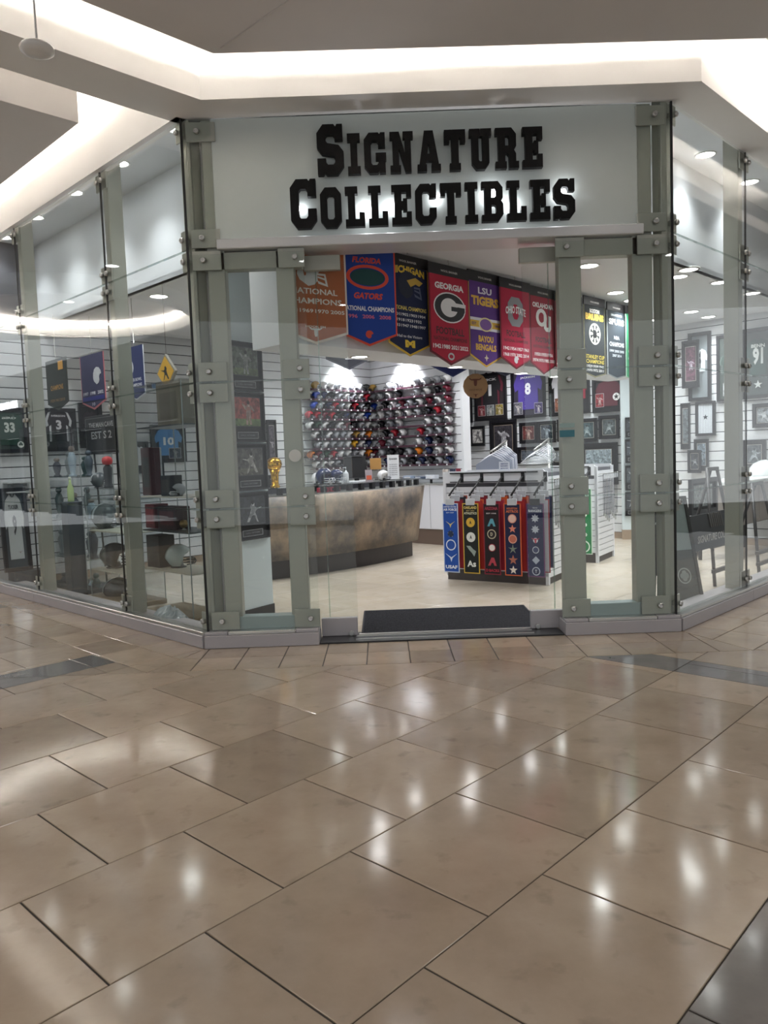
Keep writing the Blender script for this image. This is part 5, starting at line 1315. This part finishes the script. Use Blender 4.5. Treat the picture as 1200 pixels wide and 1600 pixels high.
framed(RW, (979, 594, 1010, 644), 'framed dark red jersey with a small panel, next to the star badge jersey', a_jersey('4a1f2a', '', 'KLEIN', photos=((.1, .6, .1, .3, '6a2a34'),)), group=g_)
framed(RW, (724, 669, 736, 698), 'small pale print in a maroon frame under the maroon jersey', a_photo('a99a98', None), group=g_, fm=cm('4a2430'), fw_=.03)
framed(RW, (735, 666, 757, 697), 'small leaning frame with a bright white figure print', a_photo('d9d6d4', SWING, '5a565c'), group=g_, fw_=.03)
framed(RW, (766, 656, 807, 713), 'large black framed photo of two players in white', a_photo('3d3a40', FIG, 'dcdcdf', 'a89a86'), group=g_)
framed(RW, (812, 660, 839, 693), 'small black frame with a reddish action photo', a_photo('6a3a38', FIG, 'c9b8a8'), group=g_, fw_=.04)
framed(RW, (840, 658, 868, 692), 'small black frame with a blue grey standing player', a_photo('4a5058', FIG, 'a9b4bc'), group=g_, fw_=.04)
framed(RW, (871, 655, 893, 690), 'small black frame with a grey print beside the teal sticker', a_photo('5a6264', SWING, 'b5bcc0'), group=g_, fw_=.04)
framed(RW, (808, 698, 857, 724), 'low black frame behind the empty hangers', a_photo('5c626c', None), group=g_, fw_=.04)
framed(RW, (862, 699, 892, 727), 'black frame with a pale team photo below the teal sticker', a_photo('8a8f94', SWING, 'd5d8dc'), group=g_, fw_=.04)
framed(RW, (899, 654, 933, 691), 'black framed teal tinted action photo', a_photo('46585c', SWING, 'b0bcbf'), group=g_, fw_=.04)
framed(RW, (936, 649, 967, 686), 'black framed grey photo of a kneeling player', a_photo('4e5658', SWING, 'aab4b6', kind=1), group=g_, fw_=.04)
framed(RW, (906, 692, 965, 757), 'large black framed pale stadium photo', a_photo('8d9aa2', None, ground='b9c4ca'), group=g_, fw_=.06)
# seen through the short wing
framed(RW, (1076, 519, 1111, 626), 'tall framed white jersey numbered 4 behind the short glass wing', a_jersey('d5dadd', '4', '', '23262c', zc=.6), group=g_, mb_col='7c8488')
framed(RW, (1066, 532, 1092, 606), 'dark framed red and blue crowd photo overlapping the white jersey', a_photo('5a3a48', FIG, 'b9b4c0'), d=-.09, group=g_, fw_=.05)
framed(RW, (1120, 523, 1150, 627), 'tall framed green jersey with pale sleeve beside the white jersey', a_jersey('33473f', '', '', photos=((.3, .9, .05, .25, 'c9ced0'),), sleeve='5c6a66'), group=g_, mb_col='39443f')
framed(RW, (1158, 512, 1212, 622), 'wide framed green jersey numbered 91 with a star crest', a_jersey('2f4a44', '91', 'BENN', 'e0e6e4', logo=lambda t, w, H, o: mark(t, [star(0, o + H * .16, w * .17)], cm('d6dcdb'), -.009), sleeve='26403a', zc=.6), group=g_, mb_col='3c4644')
framed(RW, (1087, 627, 1118, 681), 'framed white pinstripe cloth with a dark star', lambda t, w, H, o: [MB().box(-w / 2, w / 2, .0, .004, o, o + H).build('cloth', cm('cfd4da'), t)] + [MB().box(-w / 2 + w * (i + .4) / 9, -w / 2 + w * (i + .52) / 9, -.0015, .0, o, o + H).build('pinstripe', cm('6d7888'), t) for i in range(9)] + [mark(t, [star(0, o + H * .55, w * .2)], cm('2c3038'), -.003)], group=g_, fw_=.04)
framed(RW, (1064, 630, 1078, 702), 'narrow dark frame left of the pinstripe cloth', a_photo('6a7276', None), group=g_, fw_=.03)
framed(RW, (1085, 686, 1107, 735), 'black frame with a blue grey portrait behind the easel', a_photo('7d8a94', FIG, 'b5c0c8'), group=g_, fw_=.04)
framed(RW, (1075, 703, 1095, 739), 'small black frame overlapping the blue grey portrait', a_photo('3c3f44', SWING, 'a9adb2'), d=-.09, group=g_, fw_=.03)
framed(RW, (1176, 630, 1210, 668), 'black frame with a bright action print high on the slats', a_photo('8a9094', SWING, 'e0e3e6'), group=g_, fw_=.05)
framed(RW, (1160, 687, 1197, 733), 'black frame with a dark action print above the white table', a_photo('50565a', SWING, 'b9c0c4', kind=1), group=g_, fw_=.06)
# left wall jerseys
gl_ = 'framed jerseys on the slatwall behind the long wing'
framed(LW, (-14, 637, 43, 708), 'framed green jersey numbered 33 with a white round crest', a_jersey('28493c', '33', 'BIRD', 'd9e0da', logo=lambda t, w, H, o: [mark(t, [ell(w * .36, o + H * .12, w * .12, w * .12)], cm('dfe5e0'), -.009)] + [mark(t, [ell(w * .36 + a, o + H * .12 + b, w * .04, w * .04, 12)], cm('28493c'), -.0105) for a, b in ((-w * .035, 0), (w * .035, 0), (0, w * .05))]), group=gl_, mb_col='3c4a46')
framed(LW, (64, 638, 119, 705), 'framed black jersey numbered 3 with white shoulders', a_jersey('2a2229', '3', 'IVERSON', 'd9d6dc', sleeve='d9dade', zc=.62), group=gl_, mb_col='39343a')
framed(LW, (124, 630, 160, 700), 'framed dark jersey behind the easel sign', a_jersey('3a3238', '', ''), group=gl_)
framed(LW, (205, 690, 232, 740), 'framed white jersey behind the display case', a_jersey('d6dade', '', ''), group=gl_)
framed(LW, (236, 664, 290, 722), 'framed sky blue jersey numbered 10', a_jersey('5f97cf', '10', '', 'e6eef4', photos=((.5, .9, .02, .34, '3a4a5c'),)), group=gl_, mb_col='2a333e')
framed(LW, (418, 656, 432, 730), 'narrow dark frame seen beside the pale pier', a_photo('57525a', FIG, 'bdb8bd'), group=gl_, fw_=.04)
framed(LW, (420, 742, 433, 795), 'small dark frame above the gold trophy', a_photo('3c3a40', FIG, '8d8a90'), group=gl_, fw_=.03)
# plaques on the pier
gp_ = 'plaques on the pale pier'
def plq(r, label, bg, fig, fc, ground=None, kind=0, top=None):
    t_ = framed(PR, r, label, a_photo(bg, fig, fc, '4a4a50', True, kind, .14, ground), d=-.021, group=gp_, fw_=.012, name='plaque', cat='plaque', mb_col='141418')
    return t_
plq((356, 535, 408, 611), 'highest black plaque on the pier with a throwing player', '6a7268', FIG, 'c3c6c4', '6d7a58')
plq((361, 613, 412, 691), 'black plaque with a red wall and green turf photo on the pier', 'a8524a', FIG, 'd0c4bc', '6f8350')
plq((365, 693, 416, 766), 'black plaque with a grey crowd photo on the pier', '5a5856', SWING, 'cfccc8', '6a675f')
plq((369, 769, 419, 843), 'lowest black plaque on the pier with a batter in white', '33363c', SWING, 'dcdde0', None, 1)
# pilaster with plaques further in
PL_ = Fr(3.93, 12.55, -12)
pil = MB().box(0, .40, 0, .12, .16, Z_IN).build('wall_pilaster', mat('pale_blue_white', 'd5e0e4', .5), None, PL_.w(0, 0, 0), PL_.a); struct(pil, 'pale pilaster with a column of plaques')
MB().box(-.005, .405, -.015, .12, 0, .16).build('skirting', MATS['tan_stone'], pil)
for i, (y0, y1, l_) in enumerate(((652, 683, 'highest'), (686, 723, 'second highest'), (727, 766, 'second lowest'), (769, 806, 'lowest'))):
    framed(PL_, (977, y0, 998, y1), '%s dark plaque on the far pilaster beside the sidelight' % l_, a_photo(['3c4046', '4a5058', '545a60', '3a3e44'][i], [FIG, SWING, FIG, SWING][i], 'c9cdd0', '4a4a50', True, 0, .14), d=-.021, group='plaques on the far pilaster', fw_=.012, name='plaque', cat='plaque', mb_col='16171b')
# ================================================================== LONG WING WINDOW DISPLAY
def acase(F, xa, xb, d0, d1, zt, shelves, label, base='7a6a50', edge=.006, group=None):
    """clear acrylic display tower with shelves"""
    t_ = thing('display_case', label, 'display case', F.w((xa + xb) / 2, d0, 0), F.a, group)
    W = (xb - xa) / 2; D = d1 - d0
    MB().cbox(-W - .01, W + .01, -.01, D + .01, 0, .05, .004).build('base', cm(base), t_)
    MB().box(-W, W, 0, edge, .05, zt).build('front_pane', M_CLEAR, t_); MB().box(-W, W, D - edge, D, .05, zt).build('back_pane', M_CLEAR, t_)
    MB().box(-W, -W + edge, edge, D - edge, .05, zt).build('side_pane', M_CLEAR, t_); MB().box(W - edge, W, edge, D - edge, .05, zt).build('side_pane', M_CLEAR, t_)
    for x in (-W, W):
        for y in (0, D): MB().box(x - .004, x + .004, y - .004, y + .004, .05, zt).build('corner_strip', cm('8b9596', .3), t_)
    MB().box(-W, W, 0, D, zt, zt + .01).build('lid', M_CLEAR, t_)
    for z, c in shelves: MB().box(-W + .008, W - .008, .008, D - .008, z - .012, z).build('shelf', c, t_)
    return t_
WS = cm('c9c2b2', .4); GS = cm('4a5054', .3); M_GSH = glass('glass_shelf', (.85, .92, .9), 1, .04)
dC = .40
X = lambda px, py=800, d=dC: FL.pix(px, py, d)[0]
Zp = lambda px, py, d=dC: FL.pix(px, py, d)[1]
# tower next to the entrance corner
xa, xb = X(226, 900), X(299, 900)
zs = [Zp(258, y) for y in (892, 830, 776, 664)]
acase(FL, xa, xb, dC, dC + .42, Zp(258, 600) + .02, [(zs[0], WS), (zs[1], GS), (zs[2], cm('d6cfc4', .4)), (zs[3], GS)], 'clear display tower with boxes and helmets next to the entrance corner')
def bx(px0, px1, py0, py1, d, dep, col, label, name='boxed_collectible', cat='box', lid=None, F=FL, zbase=None, win=True):
    a, z1 = F.pix(px0, py0, d); b, z0 = F.pix(px1, py1, d); 
    if zbase is not None: z1 += zbase - z0; z0 = zbase
    t_ = thing(name, label, cat, F.w((a + b) / 2, d, z0), F.a); W = (b - a) / 2; H = z1 - z0
    MB().cbox(-W, W, 0, dep, 0, H, .004).build('carton', cm(col), t_)
    if win: MB().box(-W * .75, W * .75, -.0015, .0, H * .18, H * .8).build('label', cm(lid or '3a3436'), t_)
    return t_
dd = dC + .12
bx(243, 283, 603, 663, dd, .16, '6d6353', 'brown poster box on the top shelf of the tower by the corner', lid='5c5346', zbase=zs[3])
bx(219, 237, 700, 774, dd, .12, '4a2028', 'dark red slim box standing in the tower by the corner', zbase=zs[2])
bx(250, 266, 742, 774, dd - .05, .14, '1b1d26', 'black square box standing in the tower by the corner', zbase=zs[2])
bx(238, 248, 700, 774, dd + .08, .06, 'b5bcc2', 'slim silver box standing in the tower by the corner', zbase=zs[2])
bx(238, 252, 690, 740, dd + .16, .04, '23262c', 'black framed card at the back of the tower by the corner', zbase=zs[2] + .001)
bx(226, 243, 790, 828, dd, .16, '6a2028', 'bright maroon box on the middle shelf of the tower', zbase=zs[1], lid='8a2c34')
bx(245, 276, 791, 828, dd, .16, '3c1a20', 'dark maroon box on the middle shelf of the tower', zbase=zs[1], lid='5a2229')
x_, z_ = FL.pix(281, 815, dd)
t_ = thing('gold_ball', 'small gold ball on a ring stand on the middle shelf of the tower', 'ball', FL.w(x_, dd + .04, zs[1]))
MB().lathe([(.02, 0), (.022, .006), (.012, .012), (.012, .02)], 12).build('stand', M_STEEL, t_); MB().lathe([(.001, .018), (.03, .028), (.042, .06), (.03, .092), (.001, .102)], 14).build('ball', mat('dull_gold', '9a7c48', .35, .8), t_)
bx(228, 250, 838, 890, dd - .05, .18, '16181c', 'black cube case on the low shelf of the tower', zbase=zs[0], lid='24272e')
x_, z_ = FL.pix(271, 862, dd + .05)
HCOL['pale'] = ('b9c6c4', '22302c', '2a2d30'); HCOL['grey'] = ('4c5256', 'aab2b6', '33363a'); HCOL['charcoal'] = ('2b3034', '9aa4a8', '26282b')
mini_helmet('display_helmet', 'pale helmet with dark green stripes on the low shelf of the tower', 'helmet', FL.w(x_, dd + .1, zs[0] + .42 * .27), RAD(120), .27, 'pale', None, True, True)
x_, z_ = FL.pix(279, 757, dd)
mini_helmet('display_helmet', 'small grey helmet with a white guard beside the black box in the tower', 'helmet', FL.w(x_, dd, zs[2] + .42 * .14), RAD(-60), .14, 'silver', None, False, True, 'd9dcdf')
# heap of plastic wrap on the window floor
hp = thing('plastic_wrap', 'heap of crumpled clear plastic bags on the window floor', 'bag', FL.w(X(262, 950, .2), .075, 0), FL.a)
mb = MB(); vs = []; nu, nv = 26, 12
for j in range(nv + 1):
    for i in range(nu + 1):
        u, v = i / nu - .5, j / nv
        hgt = .17 * max(0, 1 - (u * 2) ** 2) * sin(pi * min(1, v + .05)) + random.uniform(-.022, .022)
        vs.append((u * .52, v * .30, max(.008, hgt + .03)))
fs = [(j * (nu + 1) + i, j * (nu + 1) + i + 1, (j + 1) * (nu + 1) + i + 1, (j + 1) * (nu + 1) + i) for j in range(nv) for i in range(nu)]
mb.add(vs, fs); mb.build('film', mat('crumpled_film', '8f979b', .18, .0, noise=(14, .6, 'b9c0c4')), hp)
MB().prism([(-.26, .0), (.26, .0), (.26, .3), (-.26, .3)], 0, .03).build('bag_underside', cm('7c8388', .3), hp)
# second case
d2 = .42
X2 = lambda px, py: FL.pix(px, py, d2)[0]; Z2 = lambda px, py: FL.pix(px, py, d2)[1]
za = [Z2(170, y) for y in (948, 893, 831, 780)]
acase(FL, X2(142, 900), X2(203, 900), d2, d2 + .4, Z2(170, 765), [(za[0], WS), (za[1], WS), (za[2], WS), (za[3], M_GSH)], 'clear case of three stacked dark helmets between the window posts')
for i, (px, z, col, rz, l_) in enumerate(((166, za[2], 'grey', 150, 'grey helmet with a pale stripe on the highest shelf of the helmet case'), (178, za[1], 'charcoal', 110, 'charcoal helmet on the middle shelf of the helmet case'), (180, za[0], 'charcoal', 120, 'charcoal helmet with a pale stripe on the lowest shelf of the helmet case'))):
    x_, _ = FL.pix(px, 850, d2 + .2); mini_helmet('display_helmet', l_, 'helmet', FL.w(x_, d2 + .2, z + .42 * .33), RAD(rz), .33, col, None, i != 1, True)
x_ = FL.pix(168, 730, d2 + .12)[0]; zb = Z2(170, 765) + .012
t_ = thing('bobble_figure', 'dark figure with a red cap standing on the helmet case', 'figurine', FL.w(x_, d2 + .12, zb), FL.a)
MB().lathe([(.05, 0), (.05, .02), (.04, .03), (.045, .15), (.05, .22), (.03, .25), (.02, .26)], 14).build('body', cm('33363c'), t_); MB().lathe([(.001, .25), (.05, .265), (.06, .30), (.05, .335), (.02, .35), (.001, .352)], 14).build('cap', cm('b5353c'), t_)
x_ = FL.pix(148, 750, d2 + .15)[0]
mini_helmet('display_helmet', 'small teal grey helmet on the helmet case beside the red capped figure', 'helmet', FL.w(x_, d2 + .2, zb + .42 * .2), RAD(140), .2, 'grey', None, True, True)
# black board sign on the back of the window
def board(px0, px1, py0, py1, d, col, label, lines, F=FL, tilt=0, stand=None, edge=None):
    a, z1 = F.pix(px0, (py0 + py1) / 2, d); b, _ = F.pix(px1, (py0 + py1) / 2, d); _, z1 = F.pix((px0 + px1) / 2, py0, d); _, z0 = F.pix((px0 + px1) / 2, py1, d)
    t_ = thing('sign_board', label, 'sign', F.w((a + b) / 2, d, z0), F.a); W = (b - a) / 2; H = z1 - z0
    if tilt: t_.rotation_euler = (RAD(tilt), 0, F.a)
    MB().cbox(-W, W, 0, .025, 0, H, .004).build('board', cm(col), t_)
    if edge: bars(-W * .94, W * .94, H * .06, H * .94, .006, -.003, 0).build('edge_line', cm(edge), t_)
    for s_, fz, fh, fw2, c in lines: text(t_, s_, 0, H * (1 - fz), 2 * W * fw2, H * fh, cm(c), -.004)
    if stand is not None:
        for sx in (-.7, .7): MB().tube([(W * sx, .03, H * .6), (W * sx, .10, -z0 + .0)], .012, 6).build('stand_leg', M_BLACK, t_)
    return t_
board(133, 186, 648, 708, .85, '26262a', 'black board sign with pale hand lettering behind the helmet case', [('THE MAN CAVE', .25, .13, .72, '9a9a9c'), ('EST S 2', .52, .2, .6, 'a2a2a4')], stand=1, edge='6a6a6c')
# further cases and shelves of glassware
d3 = .55
X3 = lambda px, py=800: FL.pix(px, py, d3)[0]; Z3 = lambda px, py: FL.pix(px, py, d3)[1]
zc_ = [Z3(100, y) for y in (930, 870, 810, 745)]
acase(FL, X3(72, 850), X3(133, 850), d3, d3 + .4, Z3(100, 672), [(z, M_GSH) for z in zc_], 'tall clear case of small figures and bottles left of the helmet case', base='3c4248')
random.seed(21)
CN = ['slate', 'navy', 'grey', 'pale blue', 'dark teal']; CC = ['525c66', '232c44', '7c8488', 'a9bcca', '2c4a4c']
for r, z in enumerate(zc_):
    for i in range(5):
        x_ = X3(72, 850) + (X3(133, 850) - X3(72, 850)) * (i + .5) / 5; c = (r * 2 + i) % 5; h_ = .24 + .07 * ((r + i) % 3)
        t_ = thing('figurine', '%s figurine, %s on the %s shelf of the tall figure case' % (CN[c], NTH[i], ['lowest', 'second lowest', 'second highest', 'highest'][r]), 'figurine', FL.w(x_, d3 + .16 + .06 * (i % 2), z), 0, 'figurines in the tall case')
        MB().lathe([(.05, 0), (.05, .014), (.028, .03), (.045, h_ * .35), (.055, h_ * .6), (.03, h_ * .78), (.016, h_ * .8)], 10).build('body', cm(CC[c], .3), t_)
        MB().lathe([(.001, h_ * .78), (.03, h_ * .82), (.04, h_ * .9), (.028, h_ * .98), (.001, h_)], 10).build('head', cm('9a8a80' if c % 2 else CC[c], .4), t_)
t_ = thing('green_bottle', 'tall pale green bottle beside the figure case', 'bottle', FL.w(FL.pix(107, 720, .45)[0], .45, 1.115))
MB().lathe([(.035, 0), (.037, .02), (.037, .16), (.014, .22), (.014, .27)], 14).build('body', cm('b9cf94', .2), t_); MB().lathe([(.016, .262), (.016, .295)], 10).build('cap', cm('e0e6d8'), t_)
t_ = thing('display_plinth', 'grey plinth under the pale green bottle', 'plinth', FL.w(FL.pix(107, 720, .45)[0], .45, 0), FL.a)
MB().cbox(-.09, .09, -.09, .09, .03, 1.10, .004).build('column', cm('3c444a'), t_); MB().cbox(-.1, .1, -.1, .09, 1.10, 1.115, .003).build('top', cm('4a5258'), t_); MB().cbox(-.095, .095, -.095, .09, 0, .03, .003).build('foot', M_BLACK, t_)
# white jersey 9 framed and leaning
framed(LW, (3, 762, 47, 893), 'large frame with a white jersey numbered 9 standing in the window', a_jersey('c3c6c6', '9', 'TUCKER', '2e3236', zc=.54, hs=.86, logo=lambda t, w, H, o: mark(t, [shape(WING, w * .15, o + H * .2, w * .2)], cm('8a5a50'), -.009)), d=-.16, fm=M_FRB, mb_col='4a5156', tilt=-4)
# small shelf rack at the far end
sx0, sx1 = LW.pix(3, 740)[0], LW.pix(44, 740)[0]
za9 = LW.pix(25, 893, -.16)[1]
t_ = thing('display_plinth', 'low dark plinth under the framed jersey numbered 9', 'plinth', LW.w(sx0, -.26, 0), LW.a)
MB().cbox(-.02, sx1 - sx0 + .05, 0, .24, .03, za9 - .001, .004).build('box', cm('343b42'), t_); MB().box(0, sx1 - sx0 + .03, .01, .23, 0, .03).build('foot', M_BLACK, t_)
for i, z in enumerate((1.22, 1.34)):
    t_ = thing('wall_shelf', ['lower', 'upper'][i] + ' pale ledge under the green jersey numbered 33', 'shelf', LW.w(sx0, -.0, z), LW.a)
    MB().cbox(0, sx1 - sx0, -.14, 0, 0, .02, .003).build('board', cm('c3c7c8'), t_)
    for x in (.06, sx1 - sx0 - .08): MB().box(x, x + .02, -.1, 0, -.04, 0).build('bracket', cm('8f9698'), t_)
# pennants in the window
FP = FL
gw = 'banners hung inside the long wing'
banner(92, 560, 641, .62, -45, '2c322e', '3a4038', 'dark green black banner with gold lettering in the long window', [T('CHAMPIONS', .55, .1, .6, 'b98a3a'), T('1929 1961 2010', .8, .06, .7, '8a6a3a'), ('f', lambda t, w, H: MB().box(w * .12, w * .34, -.008, -.006, H * .78, H * .95).build('patch', cm('e0a23a'), t))], False, FL, .55, .14, gw)
banner(148, 552, 640, .66, -45, '3c3a5c', 'c9747c', 'purple banner edged in pink with white year numbers', [T('1997   1998   2002', .70, .06, .84, 'd9d8e4'), T('10', .90, .06, .12, 'b9b8cc'), ('f', lambda t, w, H: [MB().box(-w * .45, w * .45, -.008, -.006, H * .16, H * .24).build('stripe', cm('232a7c'), t), mark(t, [shape(HELM, w * .22, H * .58, w * .35)], cm('d6d6dc'), -.008)])], False, FL, .90, .14, gw)
banner(214, 540, 625, .42, -45, '2b3566', 'd9dce6', 'navy banner with white lettering beside the diamond sign', [T('SUPER BOWL', .62, .06, .7, 'd9dce6'), T('CHAMPIONS', .72, .06, .7, 'd9dce6'), ('f', lambda t, w, H: mark(t, [ell(-w * .25, H * .62, w * .2, H * .14)], cm('d6d9e2'), -.008))], False, FL, .86, .1, gw)
x_, z_ = FL.pix(259, 582, .80)
t_ = thing('diamond_sign', 'yellow diamond sign with a black figure, hung in the window', 'sign', FL.w(x_, .80, z_), FL.a)
MB().plate([(0, -.19), (.19, 0), (0, .19), (-.19, 0)], 0, .03).build('board', cm('8f8a80'), t_); MB().plate([(0, -.165), (.165, 0), (0, .165), (-.165, 0)], -.003, 0).build('face', cm('d2a12c'), t_)
mark(t_, [shape(SWING, 0, 0, .16)], cm('26261f'), -.004)
MB().tube([(0, .015, .185), (0, .015, Z_IN - z_)], .002, 4).build('cord', M_BLACK, t_)

# ================================================================== SHORT WING WINDOW DISPLAY
M_EAS = mat('dark_easel_wood', '2d2a2a', .45)
def easel(F, x, d, h, wd, label, rz=0, tray=.55):
    t_ = thing('display_easel', label, 'easel', F.w(x, d, 0), F.a + RAD(rz))
    for sx in (-1, 1):
        MB().tube([(sx * wd * .55, -.10, 0), (sx * wd * .22, .06, h)], .018, 6).build('front_leg', M_EAS, t_)
    MB().tube([(0, .42, 0), (0, .07, h)], .018, 6).build('rear_leg', M_EAS, t_)
    for z in (.16, tray):
        hw = wd * (.55 - .33 * z / h); y = -.10 + .16 * z / h
        MB().cbox(-hw - .05, hw + .05, y - .03, y + .01, z - .02, z + .02, .004).build('cross_bar', M_EAS, t_)
    MB().cbox(-wd * .24, wd * .24, .04, .08, h - .03, h + .01, .004).build('top_bar', M_EAS, t_)
    return t_
e1x, _ = FRt.pix(1122, 905, .62)
easel(FRt, e1x, .62, 1.25, .62, 'dark wooden easel holding a black lettered board in the short window', 0, .42)
def rbx(px, py, d): return FRt.pix(px, py, d)
# black crate board with lettering resting on the easel
x0, _ = rbx(1084, 840, .46); x1, _ = rbx(1152, 840, .46)
t_ = thing('lettered_board', 'black board with pale shop lettering resting on the easel bar', 'sign', FRt.w((x0 + x1) / 2, .46, .445), FRt.a)
W = (x1 - x0) / 2
M2 = Matrix.Rotation(RAD(-12), 4, 'X')
MB().cbox(-W, W, 0, .03, 0, .36, .004, M=M2).build('board', cm('1f1f22'), t_)
for i in range(7): MB().cbox(-W * .1 + i * .05, -W * .1 + i * .05 + .03, -.012, .0, .20, .35, .003, M=M2).build('slat', cm('4a4542'), t_)
o = text(t_, 'SIGNATURE COLLECTIBLES', 0, .12, W * 1.9, .075, cm('b9b6b2'), -.03)
# framed picture on a stand behind
framed(FRt, (1078, 747, 1119, 802), 'black frame with a bright reflective print propped behind the easel', a_photo('a9b2b4', None, line='5c6468'), d=.95, fw_=.05)
t_ = thing('frame_stand', 'dark folding stand holding up the bright print', 'stand', FRt.w(rbx(1100, 800, 1.0)[0], 1.02, 0), FRt.a)
zq = rbx(1100, 802, .95)[1]
for sx in (-.12, .12): MB().tube([(sx * 1.6, .18, 0), (sx, -.02, zq + .25)], .014, 6).build('leg', M_EAS, t_)
MB().cbox(-.2, .2, -.09, -.02, zq - .03, zq - .004, .004).build('ledge', M_EAS, t_); MB().cbox(-.16, .16, .1, .13, .25, .28, .003).build('brace', M_EAS, t_)
# tall leaning frame with a clover crest
LF = Fr(*(FRt.w(rbx(1076, 930, .30)[0], .30)[:2]), 18)
t_ = framed(LF, (-.22, .02, .17, 1.05), 'tall dark framed print with a round clover crest leaning by the corner post', lambda t, w, H, o: [MB().box(-w / 2, w / 2, -.002, .004, o, o + H).build('print', cm('4a4f4a'), t), MB().box(-w / 2, w / 2, -.004, -.002, o + H * .5, o + H).build('pale_print', cm('8d9a9a'), t), mark(t, [ell(w * .1, o + H * .25, .075, .075), ell(w * .1, o + H * .25, .064, .064)], cm('b5bab6'), -.004)] + [mark(t, [ell(w * .1 + a, o + H * .25 + b, .026, .026, 12)], cm('a3a9a4'), -.004) for a, b in ((-.024, 0), (.024, 0), (0, .026), (0, -.026))], d=0, fm=cm('2a2c2a'), fw_=.03, tilt=-14, local=True)
board(1012, 1030, 795, 900, .95, '26272a', 'black pillar board with pale numerals behind the corner post', [('SU', .15, .18, .7, 'b9bcbc')], F=FF, stand=1)
# white table with drawers
tx0, _ = rbx(1150, 800, .95)
t_ = thing('white_table', 'white topped cabinet with grey drawers at the window', 'cabinet', FRt.w(tx0, .95, 0), FRt.a)
MB().cbox(0, 1.7, 0, .55, .98, 1.03, .006).build('top', cm('e3e6e6', .25), t_); MB().cbox(.04, 1.66, .03, .52, .45, .98, .005).build('body', cm('8d8782'), t_)
for z0, z1 in ((.47, .71), (.73, .96)):
    for i in range(2):
        dr_ = MB().cbox(.06 + i * .8, .84 + i * .8, .012, .03, z0, z1, .004).build('drawer', cm('968f8a'), t_)
for x in (.06, 1.6):
    for y in (.06, .48): MB().cbox(x - .02, x + .02, y - .02, y + .02, 0, .46, .003).build('leg', M_EAS, t_)
t_ = thing('white_cover', 'glossy white domed cover standing on the white table', 'cover', FRt.w(rbx(1198, 770, 1.2)[0], 1.22, 1.03), FRt.a)
MB().lathe([(.24, 0), (.24, .02), (.22, .1), (.16, .18), (.08, .22), (.001, .235)], 24).build('dome', cm('e6eaea', .15), t_); MB().lathe([(.26, 0), (.26, .012)], 24).build('rim', cm('cfd5d6', .2), t_)
e2x, _ = rbx(1178, 900, .45)
easel(FRt, e2x + .18, .42, 1.05, .7, 'dark wooden easel in front of the white table', 0, .28)
